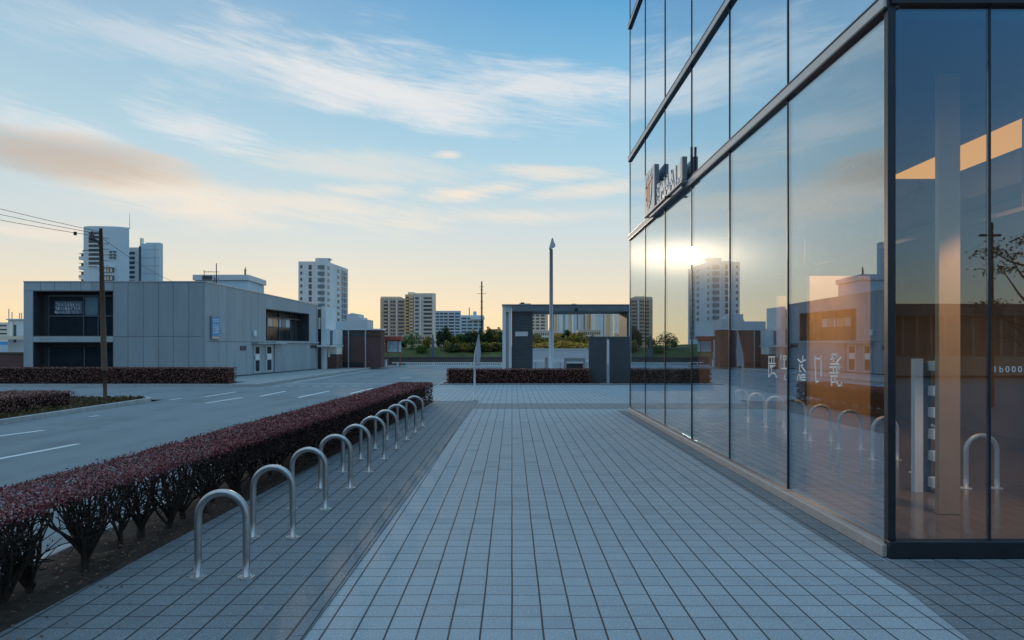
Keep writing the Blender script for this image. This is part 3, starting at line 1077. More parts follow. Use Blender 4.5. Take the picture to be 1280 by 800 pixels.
def hedge(label, c0, c1, w0, w1, h0_, h1_, zb, dens, size, material, side=None, stems=None, core=0.8, seed=1, group='clipped red hedges'):
    """clipped hedge along c0-c1; zb(s): foliage bottom, dens(s): leaves per m2, size(s): leaf length"""
    rng = np.random.default_rng(seed)
    c0, c1 = np.array(c0, float), np.array(c1, float)
    L = np.linalg.norm(c1 - c0)
    D = (c1 - c0) / L
    Nn = np.array((D[1], -D[0]))
    r = thing('hedge', label, 'hedge', (c0[0], c0[1], 0), group)
    P, N, S = [], [], []
    P2, N2_, S2 = [], [], []
    seg = max(6, int(L / 0.5))
    for k in range(seg):
        s0, s1 = k / seg, (k + 1) / seg
        sm = (s0 + s1) / 2
        w, h, d, sz, z0 = w0 + (w1 - w0) * sm, h0_ + (h1_ - h0_) * sm, dens(sm * L), size(sm * L), zb(sm * L)
        l = L / seg
        nt_, ns_ = int(w * l * d), int((h - z0) * l * d)
        # top
        a = rng.uniform(s0, s1, nt_) * L
        q = rng.uniform(-0.5, 0.5, nt_) * w
        und = np.array([noise.noise(Vector((x * 2.2, y * 2.2, seed))) * 0.016 + noise.noise(Vector((x * 6, y * 6, seed))) * 0.008 for x, y in zip(a, q)])
        z = h + und - np.abs(rng.normal(0, 0.022, nt_)) + (rng.random(nt_) < 0.02) * rng.uniform(0, 0.05, nt_)
        z -= np.maximum(0, np.abs(q) / w - 0.42) * 0.5 * w
        P.append(np.c_[c0[0] + D[0] * a + Nn[0] * q, c0[1] + D[1] * a + Nn[1] * q, z])
        N.append(np.c_[rng.normal(0, 0.55, nt_), rng.normal(0, 0.55, nt_), np.ones(nt_)])
        S.append(sz * rng.uniform(0.7, 1.3, nt_))
        # sides
        for sd in (-1, 1):
            a = rng.uniform(s0, s1, ns_) * L
            z = rng.uniform(z0, h, ns_)
            keep = rng.random(ns_) < np.clip(0.10 + 1.2 * (z - z0) / max(0.02, h - z0), 0, 1)
            if z0 < 0.12:
                keep[:] = True
            if side is not None:
                keep &= (rng.random(ns_) < side(sm * L)) | (z > h - 0.05)
            a, z = a[keep], z[keep]
            q = sd * (w / 2 + 0.012 * np.array([noise.noise(Vector((x * 3, zz * 5, seed + sd))) for x, zz in zip(a, z)]) * 3 - np.abs(rng.normal(0, 0.045, len(a))))
            pp = np.c_[c0[0] + D[0] * a + Nn[0] * q, c0[1] + D[1] * a + Nn[1] * q, z]
            nn = np.c_[sd * Nn[0] + rng.normal(0, 0.55, len(a)), sd * Nn[1] + rng.normal(0, 0.55, len(a)), rng.normal(0.25, 0.5, len(a))]
            ss = sz * rng.uniform(0.7, 1.25, len(a))
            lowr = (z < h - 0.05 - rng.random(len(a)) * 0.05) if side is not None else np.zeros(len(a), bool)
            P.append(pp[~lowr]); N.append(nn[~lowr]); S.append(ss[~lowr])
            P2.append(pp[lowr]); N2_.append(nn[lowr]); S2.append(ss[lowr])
    for e, sg in ((0.0, -1), (1.0, 1)):
        w, h, d, sz, z0 = w0 + (w1 - w0) * e, h0_ + (h1_ - h0_) * e, dens(e * L), size(e * L), zb(e * L)
        n_e = int(w * (h - z0) * d)
        q = rng.uniform(-0.5, 0.5, n_e) * w
        a = e * L - sg * np.abs(rng.normal(0, 0.04, n_e))
        P.append(np.c_[c0[0] + D[0] * a + Nn[0] * q, c0[1] + D[1] * a + Nn[1] * q, rng.uniform(z0, h, n_e)])
        N.append(np.c_[sg * D[0] + rng.normal(0, 0.5, n_e), sg * D[1] + rng.normal(0, 0.5, n_e), rng.normal(0.2, 0.5, n_e)])
        S.append(sz * rng.uniform(0.7, 1.25, n_e))
    leaf_mesh('foliage', np.concatenate(P), np.concatenate(N), np.concatenate(S), material, r)
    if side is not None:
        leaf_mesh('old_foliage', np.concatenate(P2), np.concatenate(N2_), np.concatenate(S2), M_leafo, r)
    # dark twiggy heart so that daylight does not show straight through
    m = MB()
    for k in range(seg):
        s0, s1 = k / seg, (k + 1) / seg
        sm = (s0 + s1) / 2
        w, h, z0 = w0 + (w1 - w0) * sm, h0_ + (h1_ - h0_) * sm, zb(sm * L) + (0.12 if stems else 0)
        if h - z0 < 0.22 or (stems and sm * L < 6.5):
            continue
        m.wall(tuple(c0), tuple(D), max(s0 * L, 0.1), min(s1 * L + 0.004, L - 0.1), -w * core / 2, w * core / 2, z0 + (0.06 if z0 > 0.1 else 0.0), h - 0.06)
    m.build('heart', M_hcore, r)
    if stems:
        rr = random.Random(seed)
        s = stems['from']
        while s < L - 0.2:
            sm = s / L
            w, h = w0 + (w1 - w0) * sm, h0_ + (h1_ - h0_) * sm
            q = rr.uniform(-0.10, 0.10)
            bx, by = c0[0] + D[0] * s + Nn[0] * q, c0[1] + D[1] * s + Nn[1] * q
            m = MB()
            zf = rr.uniform(0.06, 0.26)
            lean = Vector((rr.uniform(-0.04, 0.04), rr.uniform(-0.05, 0.05), 0))
            top = Vector((bx, by, 0)) + lean + Vector((0, 0, zf))
            tr = rr.uniform(0.020, 0.032)
            m.tube([(bx, by, -0.02), (bx + lean.x * .4, by + lean.y * .4, zf * .5), top], [tr * 1.35, tr, tr * .95], 7)
            for _ in range(stems['n'](s)):
                an = rr.uniform(0, 2 * math.pi)
                rd = rr.uniform(0.10, 0.40)
                off = np.array((math.cos(an) * rd, math.sin(an) * rd * 1.0))
                off = D * off[1] + Nn * np.clip(off[0], -w * .44, w * .44)
                end = Vector((bx + off[0], by + off[1], h - rr.uniform(0.02, 0.12)))
                zs = rr.uniform(0.25, 1.0)
                st = Vector((bx, by, 0)).lerp(top, zs)
                mid = st.lerp(end, 0.45) + Vector((rr.uniform(-.05, .05), rr.uniform(-.05, .05), -rr.uniform(0.0, 0.06)))
                b0 = tr * rr.uniform(0.35, 0.6)
                m.tube([st, st.lerp(mid, .5) + Vector((rr.uniform(-.015, .015), rr.uniform(-.015, .015), 0)), mid, mid.lerp(end, .5), end], [b0, b0 * .85, b0 * .7, b0 * .5, b0 * .3], 5, False)
                for _2 in range(rr.randint(4, 8)):
                    f = rr.uniform(0.25, 0.9)
                    p0 = st.lerp(mid, f * 2) if f < .5 else mid.lerp(end, f * 2 - 1)
                    p1 = p0 + Vector((rr.uniform(-.17, .17), rr.uniform(-.20, .20), rr.uniform(-0.04, 0.22)))
                    p1.z = min(p1.z, h - 0.02)
                    pm = p0.lerp(p1, .5) + Vector((rr.uniform(-.02, .02), rr.uniform(-.02, .02), rr.uniform(-.02, .02)))
                    m.tube([p0, pm, p1], [b0 * .42, b0 * .34, b0 * .2], 4, False)
            m.build('stem', M_bark, r, smooth=True)
            s += rr.uniform(0.24, 0.46)
    return r


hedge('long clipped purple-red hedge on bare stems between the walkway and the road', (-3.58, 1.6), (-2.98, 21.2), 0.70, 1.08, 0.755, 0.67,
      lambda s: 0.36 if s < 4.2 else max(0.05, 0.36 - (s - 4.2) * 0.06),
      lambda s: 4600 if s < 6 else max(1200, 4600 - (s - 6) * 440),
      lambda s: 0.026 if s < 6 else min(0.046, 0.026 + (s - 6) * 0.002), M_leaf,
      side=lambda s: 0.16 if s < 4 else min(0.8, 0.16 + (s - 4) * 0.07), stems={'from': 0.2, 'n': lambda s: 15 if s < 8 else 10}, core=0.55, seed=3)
rng = np.random.default_rng(77)
n = 2600
yy = 1.5 + 20.5 * rng.random(n) ** 1.7
xb = np.array([bed_x(y) for y in yy])
xx = xb - 0.72 * rng.random(n)
out = rng.random(n) < .05
xx[out] = xb[out] + np.abs(rng.normal(0, .25, out.sum()))
zz = np.where(out, .012, .05)
lit = bpy.data.objects.new('leaf_litter', None)
lit['_org'] = (0, 0, 0)
P = np.c_[xx, yy, zz]
lo_ = leaf_mesh('leaf_litter', P, rng.normal(size=P.shape) * .3 + np.array((0, 0, 1.0)), .032 * rng.uniform(.6, 1.3, n), M_leafd, lit)
lo_.parent = None
bpy.data.objects.remove(lit)
struct(lo_, 'stuff')
M_dry = leafmat('dry_grass_blade', [(0.0, (0.06, 0.045, 0.02)), (0.6, (0.15, 0.105, 0.045)), (1.0, (0.24, 0.18, 0.08))], 0.8, 0.15, 0.1)
rng = np.random.default_rng(78)
n = 9000
yy = rng.uniform(8, 23.6, n)
xx = XK - 0.2 - rng.random(n) ** 1.5 * 7
ok = (np.hypot(np.maximum(0, xx - (XK - 1.1)), np.maximum(0, yy - 22.9)) < .9) & ~((xx < -13.1) & (yy < 20.4))
xx, yy = xx[ok], yy[ok]
lit = bpy.data.objects.new('dry_grass', None)
lit['_org'] = (0, 0, 0)
P = np.c_[xx, yy, 0.045 + 0.02 * rng.random(len(xx))]
Nn_ = rng.normal(size=P.shape)
Nn_[:, 2] *= .35
lo_ = leaf_mesh('dry_grass', P, Nn_, .085 * rng.uniform(.5, 1.4, len(xx)), M_dry, lit)
lo_.parent = None
bpy.data.objects.remove(lit)
struct(lo_, 'stuff')
hedge('low purple-brown hedge on the soil island at the left edge, right of it bare soil', (-14.05, 9.0), (-14.05, 20.5), 1.9, 1.9, 0.50, 0.46,
      lambda s: 0.0, lambda s: 520, lambda s: 0.058, M_leafd, core=0.88, seed=4)
hedge('straight reddish brown hedge in front of the grey two-storey building', (-31, 32.75), (-13.4, 32.75), 0.95, 0.95, 0.76, 0.76,
      lambda s: 0.0, lambda s: 420, lambda s: 0.066, M_leafd, core=0.86, seed=5)
hedge('reddish brown hedge across the far end of the walkway by the lamp post', (-3.1, 32.7), (3.72, 32.7), 0.85, 0.85, 0.70, 0.70,
      lambda s: 0.0, lambda s: 460, lambda s: 0.066, M_leafd, core=0.86, seed=6)

# ------------------------------------------------------------------ grey building on the left
C = (-16.4, 36.5)
sv = Vector((1.6, 15.5)).normalized()
SD = (sv.x, sv.y)                       # along the road side, outward = right
LS = 15.58
W = 9.72                                # length of the front
FO = (C[0] - W, C[1])
FD = (1.0, 0.0)                         # along the front from its left end, outward = towards the viewer
HB, HB2 = 5.20, 4.86
b = thing('grey_building', 'low grey panelled two-storey building with dark recessed windows across the road', 'building', (C[0], C[1], 0))


def fa(px):
    return (px - CX) * C[1] / F - FO[0]


def fz(py):
    return ZA(py, C[1])


def sa(px):
    return hit(px, C, SD)


def szz(py, a):
    return ZA(py, C[1] + SD[1] * a)


core = MB()
back = (C[0] + SD[0] * LS, C[1] + SD[1] * LS)
core.prism([(FO[0] + 0.9, C[1] + 0.9), (C[0] - 0.9, C[1] + 0.9), (back[0] - 0.95, back[1] - 0.5), (FO[0] + 0.9, back[1] - 0.5)], 0, 4.75)
core.build('core', M_core, b)
g = MB()
g.prism([(FO[0] + 0.05, C[1] + 0.35), (C[0] - 0.35, C[1] + 0.35), (back[0] - 0.35, back[1] - 0.1), (FO[0] + 0.05, back[1] - 0.1)], 4.70, 4.78)
g.build('roof', M_fore, b)
g = MB()
g.wall((FO[0], back[1]), (0, -1), 0, back[1] - C[1] - 0.01, -0.3, 0.0, 0, 5.0)
g.wall(back, (-1, 0), 0, back[0] - FO[0], -0.3, -0.02, 0, 4.8)
g.build('rear_wall', M_clad, b)
# front: cladding panels round two recesses
U0, U1 = fa(41), fa(141.5)
ZU1, ZU0, ZL1 = fz(363.5), fz(420.5), fz(427.5)
g = MB()
gp = 0.009
xs_ = [0.0] + [fa(p) for p in (50.5, 68, 88, 101, 115, 130)] + [U1]
for a0, a1 in zip(xs_, xs_[1:]):
    g.wall(FO, FD, a0 + gp, a1 - gp, -0.28, 0, ZU1 + gp, HB)
g.wall(FO, FD, 0.0 + gp, U0, -0.28, 0, 0.05, ZU1 - gp)
g.wall(FO, FD, U0 + gp, fa(52), -0.28, 0, ZL1, ZU0)
g.wall(FO, FD, fa(52) + gp, U1 - gp, -0.28, 0, ZL1, ZU0)
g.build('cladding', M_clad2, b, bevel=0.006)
g = MB()
ps = [142, 160, 179, 198, 216.5, 236, 254, 257]
zm = fz(421)
for p0, p1 in zip(ps, ps[1:]):
    a0, a1 = fa(p0), fa(p1)
    if p0 == 142:
        a0 = U1
    if p1 == 257:
        a1 = W
    g.wall(FO, FD, a0 + gp, a1 - gp, -0.28, 0, 0.05, zm - gp)
    g.wall(FO, FD, a0 + gp, a1 - gp, -0.28, 0, zm + gp, HB)
# road side panels
VA0, VA1 = sa(332.5), sa(386.5)
top = lambda a: HB + (HB2 - HB) * a / LS
joints = [0.0] + [sa(p) for p in (273.5, 283.5, 293.5, 303.5, 313.5, 323)] + [VA0]
zs_ = 2.02
for a0, a1 in zip(joints, joints[1:]):
    g.wall(C, SD, a0 + gp, a1 - gp, -0.28, 0, zs_ + gp, top(a0), None, top(a1))
ZW0, ZW1a, ZW1b = szz(426, VA0), szz(377.5, VA0), szz(387.5, VA1)
ZW1 = 4.15
for p0, p1 in ((332.5, 345), (345, 359), (359, 373), (373, 386.5)):
    a0, a1 = sa(p0), sa(p1)
    g.wall(C, SD, a0 + gp, a1 - gp, -0.28, 0, ZW1, top(a0), None, top(a1))
g.wall(C, SD, VA1 + gp, LS, -0.28, 0, zs_ + gp, top(VA1), None, top(LS))
g.wall(C, SD, VA0, VA1, -0.28, 0, zs_ + gp, ZW0)
DA0, DA1 = sa(314), sa(343.5)
lj = [0.0] + [sa(p) for p in (273.5, 283.5, 293.5)] + [sa(308)]
for a0, a1 in zip(lj, lj[1:]):
    g.wall(C, SD, a0 + gp, a1 - gp, -0.28, 0, 0.05, zs_ - gp)
g.wall(C, SD, sa(308) + gp, DA0, -0.28, 0, 0.05, zs_ - gp)
lj = [DA1] + [sa(p) for p in (351.5, 357.5, 365, 370, 375, 381, 388)] + [LS]
for a0, a1 in zip(lj, lj[1:]):
    g.wall(C, SD, a0 + gp * .8, a1 - gp * .8, -0.28, 0, 0.05, zs_ - gp)
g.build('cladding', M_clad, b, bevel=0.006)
g = MB()
g.wall(FO, FD, 0, W + 0.02, -0.32, 0.03, HB + 0.003, HB + 0.05)
g.wall(C, SD, 0.03, LS, -0.32, 0.03, HB + 0.003, HB + 0.05, HB2 + 0.003, HB2 + 0.05)
g.build('coping', M_lamp, b)
g = MB()
g.wall(C, SD, DA1, LS, 0.0, 0.10, zs_ - 0.03, zs_ + 0.05)
g.wall(C, SD, sa(316), sa(352), 0.0, 0.35, zs_ - 0.10, zs_ - 0.03)
g.build('ledge', M_clad2, b)


def recess(O, D, a0, a1, z0, z1, depth):
    m = MB()
    m.wall(O, D, a0, a0 + 0.04, -depth, -0.02, z0, z1)
    m.wall(O, D, a1 - 0.04, a1, -depth, -0.02, z0, z1)
    m.wall(O, D, a0 + 0.04, a1 - 0.04, -depth, -0.02, z1 - 0.04, z1)
    m.wall(O, D, a0 + 0.04, a1 - 0.04, -depth, -0.02, z0, z0 + 0.04)
    m.wall(O, D, a0, a1, -depth - 0.05, -depth, z0, z1)
    return m


w = recess(FO, FD, U0, U1, ZU0, ZU1, 0.75).build('window', M_reveal, b)
fx = [fa(52), fa(96), fa(114.5), fa(141)]
zt, zmid, zbm = fz(370), fz(394.5), ZU0 + 0.06
for i, (a0, a1) in enumerate(zip(fx, fx[1:])):
    g = MB()
    g.wall(FO, FD, a0 + .03, a1 - .03, -0.66, -0.64, zbm, zmid - 0.04)
    g.build('pane', M_wing, w)
    g = MB()
    g.wall(FO, FD, a0 + .03, a1 - .03, -0.66, -0.64, zmid + 0.04, zt)
    g.build('pane', M_wing if i != 1 else M_blind, w)
g = MB()
for a in fx[:-1]:
    g.wall(FO, FD, a - .035, a + .03, -0.70, -0.58, ZU0 + .04, zt)
g.wall(FO, FD, fx[0] + .03, U1 - .04, -0.70, -0.57, zmid - .04, zmid + .04)
g.wall(FO, FD, fx[0], U1 - .04, -0.70, -0.50, zt, zt + .1)
g.build('frame', M_panel, w)
wl = recess(FO, FD, U0, U1, 0.06, ZL1, 0.75).build('window', M_reveal, b)
ztl = fz(434)
for a0, a1 in ((fa(52), fa(97)), (fa(97), fa(125)), (fa(125), fa(141))):
    MB().wall(FO, FD, a0 + .03, a1 - .03, -0.66, -0.64, 0.12, ztl).build('pane', M_wing, wl)
g = MB()
for p in (52, 97, 125):
    g.wall(FO, FD, fa(p) - .04, fa(p) + .03, -0.70, -0.58, 0.1, ztl)
g.build('frame', M_panel, wl)
# lettered sheet stuck inside the upper window
rr = random.Random(11)
pw = MB().wall(FO, FD, fa(58.5), fa(93.5), -0.64, -0.632, fz(391.5), fz(375.5)).build('poster', mat('poster_sheet', (0.11, 0.15, 0.21), 0.5, 0, 0.4, 3), w)
for row, (zc, hh) in enumerate(((fz(379.5), 0.21), (fz(384.5), 0.17), (fz(389.2), 0.16))):
    n = (9, 10, 11)[row]
    g, g2 = MB(), MB()
    for i in range(n):
        a = fa(60.5) - row * 0.04 + i * (fa(92) - fa(60.5)) / n
        wd = (fa(92) - fa(60.5)) / n * 0.72
        for _ in range(4):
            z = zc + rr.uniform(-.5, .42) * hh
            if rr.random() < .55:
                (g if rr.random() < .8 else g2).wall(FO, FD, a, a + wd * rr.uniform(.6, 1), -0.632, -0.628, z, z + 0.030)
            else:
                q = a + wd * rr.uniform(0, .85)
                (g if rr.random() < .8 else g2).wall(FO, FD, q, q + 0.028, -0.632, -0.628, zc - hh * .5, zc - hh * .5 + hh * rr.uniform(.5, 1))
    g.build('lettering_row', M_letter, pw)
    g2.build('lettering_row', mat('poster_purple', (0.40, 0.25, 0.42), 0.5, 0, .05), pw)
# long recessed window on the road side
w = recess(C, SD, VA0, VA1, ZW0, ZW1, 0.85).build('window', M_reveal, b)
zsp = ZW0 + (ZW1 - ZW0) * 0.46
pp = [334, 340, 347, 353, 358.5, 363, 368.5, 374]
for i, (p0, p1) in enumerate(zip(pp, pp[1:])):  # upper panes carry reflected sky and tower as plain colours
    MB().wall(C, SD, sa(p0) + .03, sa(p1) - .03, -0.70, -0.68, zsp + .03, ZW1 - .5).build('pane', (M_wing, M_wing, mat('pale_reflected_sky', (0.50, 0.50, 0.47), 0.35, 0, .1, 2), M_wood, M_conc, M_blind, M_conc)[i], w)
MB().wall(C, SD, VA0 + .05, sa(374), -0.72, -0.66, ZW0 + .05, zsp - .02).build('pane', M_wing, w)
g = MB()
for p in (345, 360, 374, 380):
    g.wall(C, SD, sa(p) - .03, sa(p) + .03, -0.75, -0.62, ZW0 + .05, ZW1 - .05)
g.wall(C, SD, VA0 + .05, sa(374), -0.75, -0.60, zsp - .02, zsp + .03)
g.wall(C, SD, VA0 + .05, VA1 - .05, -0.75, -0.55, ZW1 - .5, ZW1 - .42)
g.build('frame', M_panel, w)
# doors
g = MB()
g.wall(C, SD, DA0 + .02, DA1 - .02, -0.28, -0.06, 0.05, zs_ - gp)
g.build('door_surround', M_clad, b)
for p0, p1 in ((318, 326.5), (332.5, 341.5)):
    a0, a1 = sa(p0), sa(p1)
    d = MB().wall(C, SD, a0, a1, -0.06, -0.02, 0.08, zs_ - .2).build('door', M_clad2, b)
    c0_, c1_ = a0 + (a1 - a0) * .22, a1 - (a1 - a0) * .22
    MB().wall(C, SD, c0_, c1_, -0.02, -0.012, 1.30, zs_ - .3).build('pane', M_wing, d)
    MB().wall(C, SD, c0_, c1_, -0.02, -0.010, 0.92, 1.28).build('notice', M_letter, d)
    MB().wall(C, SD, c0_, c1_, -0.02, -0.012, 0.22, 0.88).build('pane', M_wing, d)
    MB().wall(C, SD, a0 + .05, a0 + .09, -0.02, 0.03, 0.95, 1.15).build('handle', M_steel, d)
MB().wall(C, SD, sa(300), sa(307.5), 0.0, 0.03, 1.52, 1.78).build('vent', M_reveal, b)
MB().wall(C, SD, sa(388), sa(395.5), 0.0, 0.03, 1.62, 1.86).build('vent', M_timber, b)
m = MB()
for pv in (-4, -2, 0, 2, 4):
    pass
MB().wall(C, SD, sa(315.5), sa(318.5), 0.0, 0.13, szz(420, sa(317)), szz(413, sa(317))).build('wall_lamp', M_white, b, bevel=0.03)
MB().wall(C, SD, sa(276), sa(280), 0.0, 0.03, szz(416, sa(278)), szz(411, sa(278))).build('junction_box', M_clad2, b)
# rooftop room
ang = SD
PO = (-23.2, 50.0)
PX = XA(310, 50.0)
pr = (XA(330, 54.3), 54.3)
pen = MB().prism([PO, (PX, 50.0), pr, (-23.2, 54.3)], 4.78, 6.55).build('rooftop_room', M_concb, b)
MB().prism([(PO[0] - .12, PO[1] - .15), (PX + .1, 49.85), (pr[0] + .15, 54.4), (-23.3, 54.4)], 6.58, 6.98).build('parapet', M_signg, pen)
MB().box(-22.6, -21.9, 49.80, 49.846, 6.62, 6.90).build('louvre', M_reveal, pen)
MB().box(XA(254, 42) - .25, XA(254, 42) + .2, 42, 42.5, 4.78, 5.75).build('roof_vent', M_reveal, b, bevel=0.08)
MB().box(XA(223, 42) - .2, XA(223, 42) + .25, 42, 42.4, 4.78, 5.55).build('roof_vent', M_reveal, b, bevel=0.06)


def antenna(px, ybase, ytop, Y, zb_, label, arms):
    x = XA(px, Y)
    r = thing('roof_antenna', label, 'antenna', (x, Y, zb_), 'antennas on the roofs')
    zt_ = ZA(ytop, Y)
    MB().tube([(x, Y, zb_), (x, Y, zt_)], [0.05, 0.03], 8).build('mast', M_wire, r)
    for (dx0, dx1, f) in arms:
        z = zb_ + (zt_ - zb_) * f
        m = MB()
        m.tube([(x + dx0, Y, z), (x + dx1, Y, z)], 0.018, 6)
        n = 6
        for i in range(n):
            q = x + dx0 + (dx1 - dx0) * (i + .2) / n
            if abs(q - x) > .2:
                m.tube([(q, Y - .25, z), (q, Y + .25, z)], 0.012, 5)
        m.tube([(x + dx0, Y, z - .45), (x + dx0, Y, z + .12)], 0.025, 6)
        m.build('cross_arm', M_wire, r)
    return r


antenna(270.5, 352, 329, 47.5, 4.78, 'tall aerial with a side arm on the grey building roof', [(-.85, .2, .78), (-.15, .18, .6)])
antenna(307, 345, 334, 50.6, 6.98, 'short thin aerial on the rooftop room of the grey building', [(-.08, .08, .6)])

# white and glazed annex at the end of the grey building
YA = 52.6
b2 = thing('annex_building', 'narrow white annex with canopy between the grey and brick buildings', 'building', (XA(408, YA), YA, 0))
MB().box(XA(401.5, YA), XA(407, YA), YA, YA + 3, 0, ZA(383, YA)).build('wall', M_conc, b2)
MB().box(XA(395.5, YA) + .02, XA(401.5, YA) - .01, YA + 0.25, YA + 3, 0, ZA(386, YA)).build('wall', M_reveal, b2)
MB().box(XA(397, YA), XA(399.5, YA), YA + 0.22, YA + 0.245, ZA(411, YA), ZA(397, YA)).build('window', M_cream, b2)
MB().box(XA(397, YA), XA(400.5, YA), YA + 0.22, YA + 0.245, ZA(427, YA), ZA(412, YA)).build('window', M_wing, b2)
for p0, p1, yt, mt in ((407.2, 411, 410.5, M_white), (411.2, 414.4, 413, M_blind), (414.6, 418.6, 412, M_white)):
    MB().box(XA(p0, YA), XA(p1, YA), YA + .3, YA + 2.4, ZA(431, YA), ZA(yt, YA)).build('upper_wall', mt, b2)
MB().box(XA(401, YA), XA(419, YA), YA - 1.1, YA + 2.6, ZA(433.5, YA), ZA(431.4, YA)).build('canopy', M_white, b2)
MB().box(XA(404.5, YA), XA(407, YA), YA - .25, YA - .02, 0, ZA(433.6, YA)).build('column', M_white, b2)
MB().box(XA(407.3, YA), XA(418.6, YA), YA + .6, YA + 2.3, ZA(443, YA), ZA(433.6, YA)).build('lower_wall', M_cream, b2)
MB().box(XA(397, YA) + .3, XA(418.6, YA), YA + .5, YA + 2.4, 0, ZA(443.2, YA)).build('lower_wall', M_brick, b2)
MB().box(XA(408, YA) , XA(410.5, YA), YA + .42, YA + .49, 0.9, 1.4).build('notice', M_letter, b2)

YB = 55.5
b3 = thing('brick_building', 'flat-roofed dark red brick building with slim steel posts across the road', 'building', (XA(440, YB), YB, 0))
xl, xm, xr = XA(419.8, YB), XA(457, YB), XA(476.5, YB)
MB().box(xl, xr, YB, YB + 1.5, 0, 2.55).build('wall', M_brick, b3)
MB().box(xl, xm, YB + .03, YB + 1.5, 2.553, 3.03).build('fascia', M_reveal, b3)
MB().box(xm + .003, xr, YB - .05, YB + 1.5, 2.553, 3.06).build('fascia', M_timber, b3)
MB().box(xl - .06, xr + .08, YB - .1, YB + 1.55, 3.065, 3.18).build('coping', M_conc, b3)
for p in (435.5, 456.8, 419.3):
    MB().disc(XA(p, YB - .3), YB - .3, 0, 3.1, .055, .055, 10).build('post', M_lamp, b3)
g = MB()
g.box(xl + .3, xm - .2, YB - .06, YB - .01, 0.12, 0.45)
g.build('vent', M_core, b3)

YG = 66
b4 = thing('stepped_building', 'plain grey building with a stepped top behind the brick building', 'building', (XA(432, YG), YG, 0))
g = MB()
g.box(XA(405, YG), XA(433, YG), YG, YG + 2.5, 0, ZA(401.5, YG))
g.build('wall', M_concb, b4)
g = MB()
g.box(XA(433, YG), XA(460, YG), YG - .2, YG + 2.5, 0, ZA(399.5, YG))
g.build('wall', M_signg, b4)
g = MB()
g.box(XA(433.3, YG), XA(448.5, YG), YG, YG + 2.3, ZA(399.5, YG) + .003, ZA(392.5, YG))
g.box(XA(448.6, YG), XA(453, YG), YG, YG + 2.3, ZA(399.5, YG) + .003, ZA(396.5, YG))
g.box(XA(436, YG), XA(440, YG), YG + .5, YG + 2, ZA(392.5, YG) + .003, ZA(391, YG))
g.build('rooftop_room', M_signg, b4)

# ------------------------------------------------------------------ apartment towers


def ywall(m, px0, px1, py0, py1, Y, d0, d1):
    return m.box(XA(px0, Y), XA(px1, Y), Y + d0, Y + d1, ZA(py1, Y), ZA(py0, Y))


YT = 220
t1 = thing('apartment_tower', 'pale blue-grey curved apartment tower with stacked balconies behind the utility pole', 'tower', (XA(128, YT), YT, 0), 'apartment towers on the skyline')
front_ = [(XA(96, YT), YT + 5), (XA(99, YT), YT + 2.2), (XA(104, YT), YT + .6), (XA(110.5, YT), YT), (XA(125, YT), YT), (XA(136, YT), YT + .25), (XA(147, YT), YT + 1.2), (XA(155, YT), YT + 3), (XA(160.4, YT + 6), YT + 6), (XA(160, YT + 12), YT + 12), (XA(97, YT), YT + 14)]
w1 = MB().prism(front_, 0, ZA(284.5, YT)).build('wall', M_concb, t1)
MB().prism([(x, y + .05) for x, y in front_], ZA(284.5, YT) + .003, ZA(282.6, YT)).build('parapet', M_concb, t1)
MB().box(XA(111, YT), XA(118, YT), YT + 3, YT + 6, ZA(282.6, YT), ZA(281, YT)).build('rooftop_unit', M_signg, t1)
MB().tube([(XA(149, YT), YT + 6, ZA(282, YT)), (XA(149, YT), YT + 6, ZA(262, YT))], [.12, .05], 5).build('mast', M_lamp, t1)
fl = [290 + 5.4 * k for k in range(8)]
for k, y in enumerate(fl):
    bal = ywall(MB(), 111, 124.5, y, y + 3.4, YT, -.12, -.02).build('balcony', M_twinb, t1)
    ywall(MB(), 111, 124.5, y + 3.5, y + 4.9, YT, -.7, -.02).build('rail', M_conc, bal)
    for p0, p1 in ((112, 115.5), (117, 120), (121.5, 124)):
        if k > 1:
            ywall(MB(), p0, p1, y + .4, y + 3.3, YT, -.16, -.13).build('pane', M_twin, bal)
for y in (334.5, 344.5):
    bal = ywall(MB(), 125, 141.5, y, y + 5.8, YT, -.35, .5).build('balcony', M_twinb, t1)
    ywall(MB(), 124.6, 142, y - 1.2, y - .1, YT, -1.1, .5).build('slab', M_conc, bal)
    for p0, p1, mt in ((126, 128.5, M_twin), (130, 134, M_conc), (135, 137, M_warm), (138.6, 141, M_conc)):
        ywall(MB(), p0, p1, y + .6, y + 5.5, YT, -.42, -.36).build('pane', mt, bal)
for y in (313.5, 317.5, 321):
    for p in (137, 141.4):
        ywall(MB(), p, p + 1.8, y, y + 1.9, YT, -.2, 1.0).build('window', M_twin, t1)
g = MB()
for y in (297, 304, 311, 318, 325, 332):
    ywall(g, 126, 136, y, y + .35, YT, -.06, .1)
g.build('groove', M_signd, t1)
for y in (317, 329.5, 340.5, 350):
    bal = ywall(MB(), 88.5, 96.3, y + 1.4, y + 5.6, YT, 4, 9).build('balcony', M_white, t1)
    ywall(MB(), 89.2, 96.2, y - 2.2, y + 1.3, YT, 5, 9).build('shade', M_twinb, bal)
    ywall(MB(), 88.5, 96.3, y - 2.9, y - 2.3, YT, 4, 9).build('slab', M_white, bal)
t2 = thing('apartment_tower', 'smaller pale tower wing with stepped top standing right of the curved tower', 'tower', (XA(180, YT + 12), YT + 12, 0), 'apartment towers on the skyline')
Y2 = YT + 12
ywall(MB(), 176.5, 199, 304.5, 432, Y2, 0, 2.5).build('wall', M_concb, t2)
ywall(MB(), 160.5, 173, 309, 432, Y2, .5, 2.5).build('wall', M_conc, t2)
ywall(MB(), 173.1, 176.4, 307.5, 432, Y2, .2, 2.5).build('stair_shaft', M_twinb, t2)
ywall(MB(), 181.8, 199, 303.2, 304.4, Y2, .1, 2.4).build('parapet', M_concb, t2)
